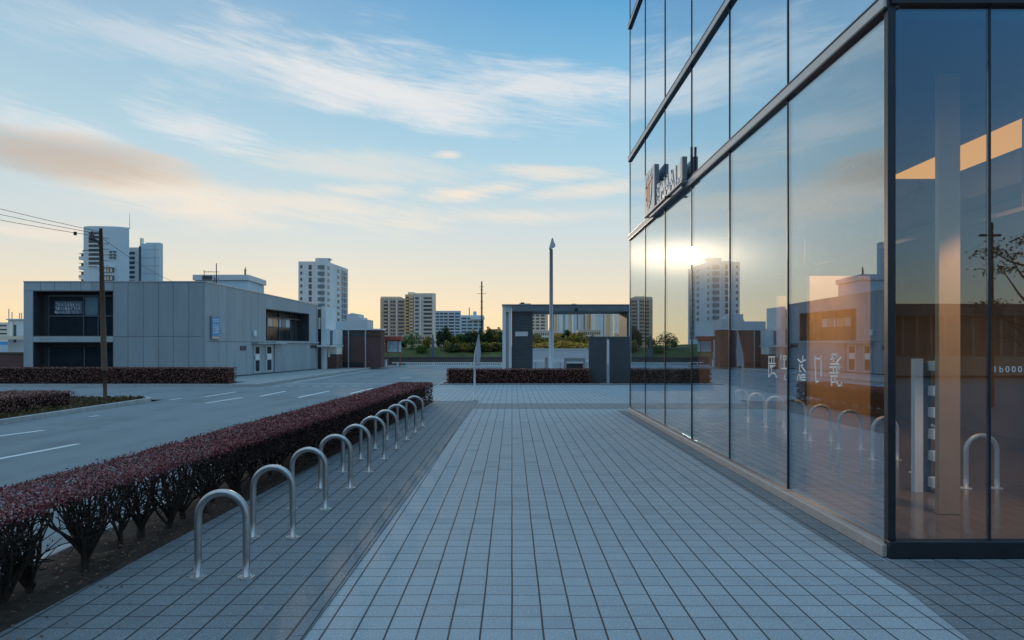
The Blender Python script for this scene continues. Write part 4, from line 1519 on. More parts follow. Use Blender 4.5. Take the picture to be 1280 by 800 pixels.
for k in range(7):
    y = 314.5 + 6 * k
    ywall(MB(), 160.8, 167.6, y, y + 3.4, Y2, .42, .5).build('window', M_twin, t2)
ywall(MB(), 173.4, 175.8, 297, 307.4, Y2, .8, 2).build('rooftop_unit', M_cream, t2)
g = MB()
for y in (312, 322, 332, 342):
    ywall(g, 177, 198.6, y, y + .35, Y2, -.05, .1)
ywall(g, 193.4, 193.8, 305, 352, Y2, -.05, .1)
g.build('groove', M_signd, t2)

YM_ = 300
t3 = thing('apartment_tower', 'white apartment tower with a curved glazed bay behind the stepped grey building', 'tower', (XA(402, YM_), YM_, 0), 'apartment towers on the skyline')
Cc, Dd = (XA(408.5, YM_), YM_), (XA(435, 330), 330)
poly = [(XA(373, YM_), YM_), (XA(394, YM_), YM_), Cc, Dd, (XA(435, 330) - 4, 345), (XA(373, YM_) - 4, 345)]
MB().prism(poly, 0, ZA(326.8, YM_)).build('wall', M_conc, t3)
bay = [(XA(394, YM_), YM_ - .01), (XA(396, YM_), YM_ - 1.6), (XA(401, YM_), YM_ - 2.4), (XA(406, YM_), YM_ - 1.6), (XA(408.5, YM_), YM_ - .01), (XA(408.5, YM_), YM_ + 6), (XA(394, YM_), YM_ + 6)]
MB().prism(bay, 0, ZA(323.3, YM_)).build('bay', M_conc, t3)
ywall(MB(), 370, 372.9, 332.5, 432, YM_, 4, 30).build('side_wing', M_ochre, t3)  # sunlit edge of the tower put into the wall colour
sv2 = (Vector(Dd) - Vector(Cc))
Ls2 = sv2.length
SD2 = tuple(sv2 / Ls2)
s2 = lambda p: hit(p, Cc, SD2)
for k in range(9):
    y = 331.5 + 8.0 * k
    ywall(MB(), 375.5, 377.8, y, y + 3.6, YM_, -.1, .1).build('window', M_twin, t3)
    ywall(MB(), 386, 389.6, y - .4, y + 5.4, YM_, -.1, .1).build('window', M_twinb, t3)
    ywall(MB(), 397, 405.5, y, y + 4.4, YM_ - 2.5, -.05, .8).build('window', M_blind, t3)
    a = s2(410)
    for p0, p1, hh in ((409.4, 411.8, 4.4), (421.5, 424.2, 4.0)):
        a0, a1 = s2(p0), s2(p1)
        Ym = Cc[1] + SD2[1] * a0
        z1_ = ZA(326.8, YM_) - 1.9 - 2.81 * k
        MB().wall(Cc, SD2, a0, a1, -.1, .12, z1_ - hh * .33, z1_).build('window', M_twin, t3)
a0, a1 = s2(426.6), s2(432.6)
MB().wall(Cc, SD2, a0, a1, -.1, .12, 5, ZA(326.8, YM_) - 2.2).build('glazed_strip', M_twin, t3)
g = MB()
for k in range(13):
    g.wall(Cc, SD2, a0, a1, .12, .3, 6 + k * 2.6, 6.35 + k * 2.6)
for f in (0, .33, .66, 1):
    g.wall(Cc, SD2, a0 + (a1 - a0) * f - .15, a0 + (a1 - a0) * f + .15, .12, .35, 5, ZA(326.8, YM_) - 2.2)
g.build('glazing_bar', M_conc, t3)
ywall(MB(), 397, 410, 321.8, 323.2, YM_, 2, 7).build('rooftop_unit', M_signg, t3)


def slab_tower(label, px0, px1, pyt, Y, wallm, cols, pitch, y0, y1, depth=5, extra=None):
    r = thing('apartment_tower', label, 'tower', (XA((px0 + px1) / 2, Y), Y, 0), 'apartment towers on the skyline')
    ywall(MB(), px0, px1, pyt, 433, Y, 0, depth).build('wall', wallm, r)
    for (a, c_, kind) in cols:
        y = y0
        if kind == 'fin':
            ywall(MB(), a, c_, pyt + .6, 433, Y, -.5, -.01).build('fin', M_conc, r)
            continue
        if kind in ('stripe', 'ochre', 'creamy', 'shade'):
            ywall(MB(), a, c_, pyt + (.6 if kind != 'ochre' else 4), 433, Y, -.25, -.01).build('stripe', {'stripe': M_concb, 'ochre': M_ochre, 'creamy': M_cream, 'shade': M_signd}[kind], r)
            continue
        while y < y1:
            if kind == 'balcony':
                o = ywall(MB(), a, c_, y, y + pitch * .55, Y, -.15, -.01).build('balcony', M_twinb, r)
                ywall(MB(), a - .1, c_ + .1, y + pitch * .56, y + pitch * .98, Y, -1.2, -.01).build('rail', wallm, o)
            elif kind == 'lit':
                ywall(MB(), a, c_, y, y + pitch * .5, Y, -1.3, -.01).build('balcony', M_warm, r)
            else:
                ywall(MB(), a, c_, y, y + pitch * .5, Y, -.15, -.01).build('window', M_twin, r)
            y += pitch
    return r


M_tan = mat('tan_render', (0.56, 0.41, 0.29), 0.85, 0, 0.14, 0.12, 0, 60, 0.3)
M_sand = mat('sand_render', (0.62, 0.55, 0.47), 0.85, 0, 0.12, 0.12, 0, 60, 0.3)
slab_tower('tan apartment tower with a flat roof, left of the taller pair', 475.3, 506, 373, 420, M_tan,
           [(479.8, 484.5, 'balcony'), (485.5, 486.6, 'fin'), (488.2, 490.6, 'window'), (491.2, 494.2, 'window'), (495.3, 496.6, 'fin'), (498, 505, 'window')], 4.5, 376, 430)
o = ywall(MB(), 475.4, 500, 370.6, 372.9, 420, 1, 12).build('rooftop_room', M_warm, bpy.data.objects['apartment_tower.003'])
slab_tower('tall grey-tan apartment tower with dark balconies near the red notice board', 517.3, 543.6, 366.5, 400, M_sand,
           [(519, 523.3, 'window'), (525, 526.4, 'fin'), (529.5, 539.6, 'balcony'), (540.6, 543.4, 'creamy')], 4.9, 371.5, 425)
slab_tower('narrow ochre tower with open balconies joined left of the tall grey-tan tower', 506.4, 517, 368, 404, M_ochre,  # sunlit orange of the balconies put into ochre and warm colours
           [(507.4, 511, 'balcony'), (511.8, 516.6, 'lit')], 4.0, 371, 428)
ywall(MB(), 509.5, 517, 365, 367.9, 404, 1, 12).build('rooftop_room', M_cream, bpy.data.objects['apartment_tower.005'])
slab_tower('long pale blue apartment block right of the tall grey-tan tower', 544, 575.4, 388.5, 440, M_concb,
           [(545, 549, 'window'), (550, 554, 'window'), (555, 559.5, 'window'), (561, 567.5, 'balcony'), (569, 574.5, 'window')], 3.9, 391, 428)
slab_tower('lower pale block with a rooftop tower block beside the lattice mast', 575.6, 604.5, 394, 450, M_concb,
           [(577, 583, 'window'), (584.5, 590, 'window'), (592, 597, 'window'), (599, 603.5, 'window')], 4.2, 397, 428)
ob = bpy.data.objects['apartment_tower.007']
ywall(MB(), 591.2, 595, 389, 393.9, 450, 2, 8).build('rooftop_room', M_concb, ob)
ywall(MB(), 588, 606, 396.5, 399.5, 450, -2.5, -.4).build('parapet', M_conc, ob)
ywall(MB(), 585.6, 586.6, 384, 393.9, 450, 4, 5).build('rooftop_unit', M_red, ob)
# towers seen through the gatehouse frame, sunlit warmth put into their colours
sky_ = [
    ('pinkish tower block seen through the left end of the gatehouse opening', 660, 685, 385.5, 380, M_warm, [(664, 668, 'window'), (670, 674, 'window'), (676, 681, 'window')], 4),
    ('pale striped tower seen just right of the lamp post in the opening', 690, 700.5, 386.5, 400, M_cream, [(691, 692.5, 'shade'), (694, 696, 'ochre'), (697.5, 699, 'stripe')], 4),
    ('blue-grey striped tower second right of the lamp post in the opening', 700.8, 716, 384.5, 420, M_concb, [(701.5, 702.8, 'creamy'), (704.5, 705.8, 'shade'), (708, 709.4, 'creamy'), (712, 714, 'ochre')], 4),
    ('grey ribbed tower in the middle of the gatehouse opening', 716.4, 735, 383.5, 390, M_conc, [(717.5, 719, 'stripe'), (721, 722.4, 'shade'), (725, 727, 'stripe'), (729.5, 731, 'shade'), (732.5, 734, 'creamy')], 4),
    ('narrow ochre tower beside the grey ribbed tower in the opening', 735.3, 740, 387, 385, M_ochre, [(736.2, 737.4, 'shade')], 4),
    ('broad pale tower with tan stripes above the charcoal panel', 740.4, 767, 384.5, 370, M_conc, [(742, 744, 'creamy'), (746, 747, 'stripe'), (749, 751, 'stripe'), (754, 755, 'shade'), (758, 762.5, 'ochre'), (764.5, 766.4, 'creamy')], 4),
    ('bright cream tower at the right end of the gatehouse opening', 769, 788, 385, 360, M_cream, [(770.6, 779, 'creamy'), (780.5, 782, 'ochre')], 4),
]
for lab, a, c_, yt, Y, mt, cols, p in sky_:
    slab_tower(lab, a, c_, yt, Y, mt, cols, p, yt + 4, 428)
for lab, a, c_, yt, Y, mt in [('low ochre building among trees right of the pale blocks', 604, 622, 417, 300, M_warm),
                              ('low brick red building with flat roof behind the bank trees', 612, 626, 412, 340, M_ochre),
                              ('low cream building behind the bushes below the towers', 545, 575, 420, 260, M_cream),
                              ('low tan building beyond the bushes below the lattice mast', 577, 603, 419, 280, M_warm)]:
    r = thing('distant_building', lab, 'building', (XA((a + c_) / 2, Y), Y, 0), 'low distant buildings')
    ywall(MB(), a, c_, yt, 433, Y, 0, 10).build('wall', mt, r)
    ywall(MB(), a - .3, c_ + .3, yt - .7, yt - .05, Y, -.4, 10).build('roof', M_signg, r)
    p = a + 1.5
    while p < c_ - 2:
        ywall(MB(), p, p + 1.6, yt + 2.5, yt + 6, Y, -.15, -.01).build('window', M_twin, r)
        p += 3.2
# far left cluster
r = thing('distant_building', 'small white house with rooftop poles at the left edge beyond the brick wall', 'building', (XA(20, 60), 60, 0), 'low distant buildings')
ywall(MB(), 10, 32, 400, 462, 60, 0, 6).build('wall', M_conc, r)
ywall(MB(), 9.5, 32, 398.6, 399.9, 60, -.2, 6).build('roof', M_signg, r)
ywall(MB(), 13, 16.6, 402, 420, 60, -.08, -.01).build('window', M_cream, r)
ywall(MB(), 18, 20, 406, 428, 60, -.08, -.01).build('window', M_twin, r)
ywall(MB(), -10, 31, 420.5, 424.5, 60, -2, -.1).build('balcony', M_warm, r)
for p, yt in ((11, 386), (15, 390), (24.5, 391), (27, 391)):
    MB().tube([(XA(p, 62), 62, ZA(399, 62)), (XA(p, 62), 62, ZA(yt, 62))], .04, 5).build('pole', M_lamp, r)
r = thing('distant_building', 'hazy pale block far off at the left edge', 'building', (XA(0, 300), 300, 0), 'low distant buildings')
ywall(MB(), -30, 9, 403, 433, 300, 0, 10).build('wall', M_cream, r)
for k in range(4):
    ywall(MB(), -29, 8.5, 406 + 5 * k, 408 + 5 * k, 300, -.1, -.01).build('window', M_twin, r)
r = thing('distant_building', 'low shed with a pale blue roof at the left edge', 'building', (XA(0, 70), 70, 0), 'low distant buildings')
ywall(MB(), -40, 12, 431, 462, 70, 0, 6).build('wall', M_concb, r)
ywall(MB(), -40, 7, 427, 430.9, 70, 0.5, 6).build('roof', M_sblue, r)
r = thing('brick_wall', 'low brown brick garden wall left of the grey building', 'wall', (-28, 37, 0))
MB().box(-45, FO[0] - .05, 37.0, 37.3, 0, 1.32).build('wall', M_brick, r)
MB().box(-45, FO[0] - .05, 36.96, 37.34, 1.323, 1.44).build('coping', M_timber, r)

# ------------------------------------------------------------------ street furniture
# lamp post
s = thing('lamp_post', 'tall slim galvanised lamp post with angled tip behind the far hedge', 'lamp post', (XA(689, 35), 35, 0))
x = XA(689, 35)
MB().tube([(x, 35, -.1), (x, 35, 2.6), (x, 35, 2.75), (x, 35, 6.75)], [.125, .125, .10, .085], 16).build('pole', M_lamp, s, smooth=True)
MB().disc(x, 35, -.1, -.06, .24, .24, 16).build('base_plate', M_lamp, s)
m = MB()
m.add([(x - .13, 34.9, 6.72), (x + .20, 34.9, 6.86), (x + .20, 35.1, 6.86), (x - .13, 35.1, 6.72),
       (x + .02, 34.96, 7.30), (x + .09, 34.96, 7.33), (x + .09, 35.04, 7.33), (x + .02, 35.04, 7.30)],
      [(0, 3, 2, 1), (4, 5, 6, 7), (0, 1, 5, 4), (1, 2, 6, 5), (2, 3, 7, 6), (3, 0, 4, 7)])
m.build('lamp_head', M_lamp, s, bevel=.015)
MB().disc(x + .14, 35, 6.88, 7.05, .08, .05, 12).build('lens', M_reveal, s)
# white post with folded pennant
Yp = 22.6
s = thing('banner_post', 'slim white post with a furled pale pennant at the end of the walkway', 'post', (XA(593, Yp), Yp, 0))
x = XA(593, Yp)
MB().tube([(x, Yp, 0), (x + .01, Yp, .9), (x, Yp, 1.25), (x + .03, Yp, 1.55), (x + .15, Yp, 2.18)], [.034, .032, .032, .028, .022], 12).build('pole', M_polew, s, smooth=True)
MB().disc(x, Yp, .001, .015, .12, .12, 20).build('base_plate', M_steel, s)
m = MB()
pl = [(x + .155, 2.14), (x + .055, 1.60), (x + .05, 1.12), (x + .17, 1.12), (x + .215, 1.6)]
n = len(pl)
m.add([(p, Yp - .03 - .02 * (i % 2), z) for i, (p, z) in enumerate(pl)] + [(p, Yp + .02 + .02 * (i % 2), z) for i, (p, z) in enumerate(pl)],
      [tuple(range(n)), tuple(range(2 * n - 1, n - 1, -1))] + [(i, n + i, n + (i + 1) % n, (i + 1) % n) for i in range(n)])
m.build('pennant', mat('pennant_cloth', (0.48, 0.50, 0.58), .8, 0, .15, 8), s, fix=True)
# charcoal panel and its post
s = thing('screen_wall', 'charcoal metal screen with a central joint at the far end of the walkway', 'screen', (5.2, 33, 0))
MB().box(XA(736, 33), XA(759, 33), 32.9, 33.1, 0.03, ZA(421.5, 33)).build('panel', M_panel, s, bevel=.01)
MB().box(XA(759.6, 33), XA(800, 33), 32.9, 33.1, 0.03, ZA(421.5, 33)).build('panel', M_panel, s, bevel=.01)
MB().box(XA(735.8, 33), XA(800, 33), 32.88, 33.12, ZA(421.4, 33), ZA(420.6, 33)).build('cap', M_gate, s)
s = thing('bollard_post', 'pale square post on a foot plate in front of the charcoal screen', 'post', (XA(760, 32.2), 31.6, 0))
x = XA(760, 31.6)
MB().box(x - .05, x + .05, 31.55, 31.65, .94, ZA(424.5, 31.6)).build('upper_shaft', M_polew, s)
MB().box(x - .062, x + .062, 31.54, 31.66, .04, .938).build('lower_shaft', M_lamp, s)
MB().box(x - .34, x + .17, 31.45, 31.75, .03, .055).build('foot_plate', M_lamp, s)
# gatehouse frame
YH = 40
s = thing('gatehouse', 'open grey gatehouse frame with louvred wall and flat roof beyond the far hedge', 'gatehouse', (XA(700, YH), YH, RZ))
zt = ZA(381.5, YH)
zb_ = ZA(389.5, YH)
MB().box(XA(628, YH), XA(632.4, YH), YH, YH + 3, RZ, zt).build('pylon', M_conc, s)
MB().box(XA(632.6, YH), XA(636, YH), YH + .25, YH + 3, RZ, ZA(390, YH)).build('pylon', M_signg, s)
MB().box(XA(632.5, YH), XA(639.5, YH), YH + .05, YH + 3, ZA(389.8, YH), zt - .003).build('pylon', M_conc, s)
MB().box(XA(636.1, YH), XA(639.5, YH), YH + .05, YH + 3, RZ, ZA(389.9, YH)).build('pylon', M_conc, s)
MB().box(XA(639.7, YH), XA(666, YH), YH + .2, YH + 3, RZ, zb_).build('louvred_wall', M_louv, s)
g = MB()
z = .25
while z < zb_ - .1:
    g.box(XA(640, YH), XA(665.8, YH), YH + .13, YH + .195, z, z + .035)
    z += .145
g.build('louvre', M_panel, s)
MB().box(XA(644, YH), XA(660, YH), YH + .10, YH + .128, 2.35, 2.62).build('sign_plate', M_signg, s)
MB().box(XA(639.7, YH), XA(786.5, YH), YH - .1, YH + 3.1, zb_ + .003, zt).build('roof', M_gate, s, bevel=.015)
MB().box(XA(628, YH) - .03, XA(786.5, YH) + .03, YH - .14, YH + 3.14, zt + .003, zt + .05).build('coping', M_lamp, s)
MB().box(XA(783.5, YH), XA(786.3, YH), YH, YH + 3, RZ, zb_).build('pylon', M_reveal, s)
g = MB()
g.box(XA(649, YH), XA(664, YH), YH + 1, YH + 2, zt + .05, zt + .16)
g.box(XA(651, YH), XA(656, YH), YH + 1.2, YH + 1.8, zt + .16, zt + .24)
g.build('rooftop_unit', M_reveal, s)
MB().box(XA(716, YH), XA(722.5, YH), YH + 1, YH + 1.6, zt + .05, zt + .15).build('rooftop_unit', M_lamp, s)
MB().box(XA(718.2, YH), XA(721.8, YH), YH - .32, YH - .11, ZA(389.4, YH), ZA(385.6, YH)).build('flood_lamp', M_core, s, bevel=.02)
MB().box(XA(666.2, YH), XA(735, YH), YH + 2.4, YH + 2.44, zb_ - .06, zb_).build('glazing_rail', M_cream, s)
# low items beyond the gatehouse opening
s = thing('low_wall', 'low pale grey wall with a darker coping beyond the gatehouse', 'wall', (XA(700, 52), 52, RZ))
MB().box(XA(640, 52), XA(800, 52), 52, 52.3, RZ, ZA(437.0, 52)).build('wall', M_signg, s)
MB().box(XA(640, 52), XA(800, 52), 51.95, 52.35, ZA(436.9, 52), ZA(435.8, 52)).build('coping', M_conc, s)
s = thing('low_wall', 'long dark retaining wall along the foot of the grassy bank', 'wall', (-8, 70, RZ))
MB().box(XA(470, 70), XA(640, 70), 70, 70.4, RZ, ZA(447.5, 70)).build('wall', M_rwall, s)
MB().box(XA(470, 70), XA(640, 70), 69.95, 70.45, ZA(447.4, 70), ZA(446.2, 70)).build('coping', M_reveal, s)
Yf = 44
s = thing('gate_frame', 'white tubular gate frame with a dark panel seen under the gatehouse roof', 'gate', (XA(718, Yf), Yf, RZ))
MB().box(XA(705, Yf), XA(708, Yf), Yf, Yf + .12, RZ, ZA(447.5, Yf)).build('post', M_polew, s)
MB().box(XA(729, Yf), XA(732, Yf), Yf, Yf + .12, RZ, ZA(447.5, Yf)).build('post', M_polew, s)
MB().box(XA(708.1, Yf), XA(728.9, Yf), Yf, Yf + .12, ZA(452, Yf), ZA(447.5, Yf)).build('top_panel', M_polew, s)
MB().box(XA(708.2, Yf), XA(728.8, Yf), Yf + .04, Yf + .1, ZA(464, Yf), ZA(454.3, Yf)).build('lower_panel', M_panel, s)
s = thing('white_bollard', 'short white cylinder bollard left of the lamp post foot', 'bollard', (XA(683, Yf), Yf, RZ))
MB().disc(XA(683, Yf), Yf, RZ, ZA(448.5, Yf), .12, .115, 16).build('shaft', M_polew, s)
MB().disc(XA(683, Yf), Yf, ZA(448.5, Yf), ZA(447, Yf), .135, .12, 16).build('cap', M_lamp, s)
Yc = 50
s = thing('road_barrier', 'low white barrier board on two feet behind the gatehouse opening', 'barrier', (XA(697, Yc), Yc, RZ))
MB().box(XA(667, Yc), XA(736, Yc), Yc, Yc + .06, ZA(452.5, Yc), ZA(449.5, Yc)).build('board', M_conc, s)
for p in (669, 700, 733):
    MB().box(XA(p, Yc), XA(p + 1.2, Yc), Yc + .07, Yc + .14, RZ, ZA(449, Yc)).build('foot', M_lamp, s)
# white low railing across the end of the road
Yr = 60
s = thing('railing', 'low white railing with many short balusters across the end of the road', 'railing', (XA(560, Yr), Yr, RZ))
g = MB()
g.box(XA(490, Yr), XA(628, Yr), Yr, Yr + .1, ZA(454.2, Yr), ZA(452.9, Yr))
g.build('top_rail', M_polew, s)
g = MB()
g.box(XA(500, Yr), XA(628, Yr), Yr + .02, Yr + .08, .0, .07)
g.build('bottom_rail', M_polew, s)
for k in range(52):
    xx = XA(508, Yr) + k * (XA(627, Yr) - XA(508, Yr)) / 51
    MB().box(xx - .05, xx + .05, Yr + .02, Yr + .08, .07, .27).build('baluster', M_conc, s)
for p in (497, 542.5, 588, 627):
    MB().box(XA(p, Yr) - .07, XA(p, Yr) + .07, Yr - .02, Yr + .12, RZ, ZA(453, Yr)).build('post', M_polew, s)
# notice board with red roof
Yn = 57.5
s = thing('notice_board', 'red-roofed notice board with pale sheets on thin posts by the road end', 'notice board', (XA(492, Yn), Yn, 0))
MB().box(XA(480, Yn), XA(503, Yn), Yn - .3, Yn + .3, ZA(425, Yn), ZA(420.6, Yn)).build('roof', M_red, s)
MB().box(XA(481.5, Yn), XA(501, Yn), Yn, Yn + .12, ZA(441, Yn), ZA(425.1, Yn)).build('frame', M_red, s)
for p0, p1 in ((484.5, 490.6), (491, 496.8), (498.3, 501.5)):
    MB().box(XA(p0, Yn), XA(p1, Yn), Yn - .04, Yn - .002, ZA(440, Yn), ZA(426.5, Yn)).build('sheet', M_teal, s)
g = MB()
for p in (485.5, 487, 488.5, 492, 493.6, 495.4):
    g.box(XA(p, Yn), XA(p + .5, Yn), Yn - .05, Yn - .042, ZA(437, Yn), ZA(428.5, Yn))
g.build('sheet_print', M_signd, s)
for p in (484, 499.5):
    MB().box(XA(p, Yn), XA(p + 1, Yn), Yn + .02, Yn + .1, 0, ZA(441, Yn)).build('post', M_red, s)
s = thing('utility_box', 'small pale grey utility box at the kerb below the notice board', 'box', (XA(481, 57), 57, 0))
MB().box(XA(479, 57), XA(483, 57), 57, 57.3, 0, ZA(450, 57)).build('body', M_conc, s, bevel=.02)
MB().box(XA(478.6, 57), XA(483.4, 57), 56.97, 57.33, ZA(450, 57), ZA(449.2, 57)).build('lid', M_lamp, s)
# closed blue parasol / cone on the bank
Yq = 72
s = thing('closed_parasol', 'closed slate-blue parasol standing before the grassy bank', 'parasol', (XA(541, Yq), Yq, 0))
x = XA(541, Yq)
MB().tube([(x, Yq, .1), (x, Yq, .9), (x, Yq, 1.6), (x, Yq, 2.5), (x, Yq, 3.0)], [.16, .19, .15, .09, .03], 12).build('canopy', mat('parasol_cloth', (.10, .13, .19), .8, 0, .15, 3), s, smooth=True)
MB().tube([(x, Yq, -.1), (x, Yq, 3.1)], .03, 8).build('pole', M_lamp, s)
# lattice mast
Yk = 430
s = thing('radio_mast', 'thin dark radio mast with short cross arms on the skyline', 'mast', (XA(602, Yk), Yk, 0))
x = XA(602.2, Yk)
g = MB()
for dx_, dy_ in ((-.55, -.4), (.55, -.4), (0, .55)):
    g.tube([(x + dx_, Yk + dy_, 0), (x + dx_ * .45, Yk + dy_ * .45, ZA(352, Yk))], .18, 5)
z = 6
while z < ZA(353, Yk):
    f = 1 - .55 * z / ZA(350, Yk)
    g.tube([(x - .55 * f, Yk - .4 * f, z), (x + .55 * f, Yk - .4 * f, z + 1.3)], .10, 4)
    g.tube([(x + .55 * f, Yk - .4 * f, z), (x - .55 * f, Yk - .4 * f, z + 1.3)], .10, 4)
    z += 1.3
g.build('lattice', M_wire, s)
for py, hw in ((367, 3.0), (358.5, 1.6), (362, .9), (377, .9), (385, 1.0)):
    z = ZA(py, Yk)
    MB().tube([(x - hw, Yk, z), (x + hw, Yk, z)], .12, 5).build('cross_arm', M_wire, s)
# utility pole and wires
Yu = 23.0
xu = XA(131, Yu)
s = thing('utility_pole', 'brown timber utility pole with a short bracket on the soil island', 'pole', (xu, Yu, 0))
xt = XA(126, Yu)
pz = lambda py: ZA(py, Yu)
MB().tube([(xu + .01, Yu, 0.0), (xu, Yu, pz(462))], [.062, .06], 12).build('foot', M_timber, s, smooth=True)
MB().tube([(xu - .01, Yu, pz(463)), (XA(128, Yu), Yu, pz(375)), (xt, Yu, pz(285.5))], [.094, .082, .050], 14).build('shaft', M_timber, s, smooth=True)
g = MB()
g.tube([(xt, Yu, pz(306)), (XA(121, Yu), Yu, pz(301)), (XA(117, Yu), Yu, pz(299)), (XA(111, Yu), Yu, pz(298.5))], [.05, .045, .04, .03], 8)
g.build('bracket', M_wire, s, smooth=True)
g = MB()
for p, y in ((114, 292), (117, 294), (115.5, 290)):
    g.disc(XA(p, Yu), Yu, pz(y + 3), pz(y - 1), .04, .03, 8)
g.tube([(XA(112, Yu), Yu, pz(294)), (XA(119, Yu), Yu, pz(296))], .02, 6)
g.build('insulator', M_reveal, s)
g = MB()
g.tube([(xt, Yu, pz(312)), (XA(104, Yu), Yu, pz(313)), (XA(103.5, Yu), Yu, pz(315))], .014, 6)
g.build('cross_arm', M_wire, s)
MB().disc(XA(94.5, Yu), Yu - .02, pz(294), pz(290), .05, .05, 10).build('insulator', M_core, s)


def wire(p0, p1, sag, label, r=.009):
    p0, p1 = Vector(p0), Vector(p1)
    pts = [p0.lerp(p1, i / 20) - Vector((0, 0, sag * 4 * (i / 20) * (1 - i / 20))) for i in range(21)]
    o = MB().tube(pts, r, 5).build('overhead_wire', M_wire)
    tag(o, label, 'wire', 'overhead wires from the utility pole')


def beyond(pxa, pya, pxb, pyb, Y):
    k = 5.5
    return (XA(pxa, Y), Y, ZA(pya, Y)), (XA(pxa + (pxb - pxa) * k, Y), Y, ZA(pya + (pyb - pya) * k, Y))


for (y0_, y1_, lab, dY) in ((286, 250, 'top overhead wire running left from the utility pole', .0), (289.5, 257, 'middle overhead wire running left from the utility pole', .05), (293, 264, 'lowest overhead wire running left from the utility pole', .1)):
    a, c_ = beyond(126, y0_ + 10 * (.38 if y0_ < 288 else .33 if y0_ < 291 else .3), 0, y1_, Yu + dY)
    wire(a, c_, .5, lab, .0085)
wire((XA(127, Yu), Yu, pz(297)), (XA(215, 36.8), 36.8, ZA(351.5, 36.8)), .12, 'overhead wire dropping right from the pole to the grey building roof', .0085)
# blue sign on the side wall
a0, a1 = sa(262.5), sa(272.5)
N2 = (SD[1], -SD[0])
mid = (C[0] + SD[0] * (a0 + a1) / 2, C[1] + SD[1] * (a0 + a1) / 2, 3.4)
s = thing('wall_sign', 'bright blue upright sign with small white print on the grey side wall', 'sign', mid)
am = (a0 + a1) / 2
zA, zB = szz(424, am), szz(395, am)
MB().wall(C, SD, a0, a1, .02, .10, zA, zB).build('case', M_signd, s)
MB().wall(C, SD, a0 + .07, a1 - .07, .10, .112, zA + .16, zB - .07).build('face', M_sblue, s)
g = MB()
z = zB - .22
k = 0
while z > zA + .3:
    l = (a1 - a0 - .2)
    for q in range(3):
        u0 = a0 + .1 + l * (q / 3) + .02
        g.wall(C, SD, u0, u0 + l / 3 * rr.uniform(.4, .9), .112, .116, z, z + .035)
    z -= .085 if k != 1 else .2
    k += 1
g.build('print', M_letter, s)
MB().wall(C, SD, a0 + .06, a1 - .06, .10, .113, zA + .04, zA + .14).build('footer', M_warm, s)

# ------------------------------------------------------------------ trees


def tree(name, label, x, y, z0, h, rad, material, shape='round', n=420, leaf=.3, trunk=.25, seed=1, group='trees on the grassy bank'):
    rng = np.random.default_rng(seed)
    rr_ = random.Random(seed)
    r = thing(name, label, 'tree' if name != 'bush' else 'bush', (x, y, z0), group)
    tb = h * trunk
    m = MB()
    m.tube([(x, y, z0 - .1), (x + rr_.uniform(-.05, .05) * h, y, z0 + h * .5), (x, y, z0 + h * .9)], [h * .022 + .03, h * .014 + .02, .01], 7)
    for _ in range(9):
        f = rr_.uniform(.25, .8)
        an = rr_.uniform(0, 6.283)
        L_ = rad * rr_.uniform(.5, .95) * (1 if shape == 'round' else 1 - f * .7)
        p0 = Vector((x, y, z0 + h * f * .85))
        m.tube([p0, p0 + Vector((math.cos(an) * L_ * .5, math.sin(an) * L_ * .5, L_ * .25)), p0 + Vector((math.cos(an) * L_, math.sin(an) * L_, L_ * .6))], [.03 + h * .004, .02, .008], 5, False)
    m.build('trunk', M_bark, r, smooth=True)
    P = []
    nc = 26 if shape == 'round' else 22
    cl = []
    for i in range(nc):
        if shape == 'round':
            d = rng.normal(size=3)
            d /= np.linalg.norm(d)
            q = np.array((d[0] * rad, d[1] * rad, d[2] * (h - tb) / 2)) * rng.uniform(.35, .92)
            c = np.array((x, y, z0 + tb + (h - tb) / 2)) + q
            cr = rad * rng.uniform(.22, .42)
        else:
            f = (i + .5) / nc
            w_ = rad * (1 - f) ** .8 if shape == 'cone' else rad * math.sin(math.pi * (f * .85 + .1)) ** .6
            an = rng.uniform(0, 6.283)
            c = np.array((x + math.cos(an) * w_ * .55, y + math.sin(an) * w_ * .55, z0 + tb + (h - tb) * f))
            cr = max(.12, w_ * rng.uniform(.4, .7))
        cl.append((c, cr))
    tot = sum(c_[1] ** 2 for c_ in cl)
    for c, cr in cl:
        k = max(6, int(n * cr ** 2 / tot))
        d = rng.normal(size=(k, 3))
        d /= np.linalg.norm(d, axis=1, keepdims=True)
        P.append(c + d * cr * rng.uniform(.3, 1, (k, 1)) ** .5)
    P = np.concatenate(P)
    leaf_mesh('crown', P, rng.normal(size=P.shape) + np.array((0, 0, .6)), leaf * rng.uniform(.6, 1.3, len(P)), material, r)
    return r


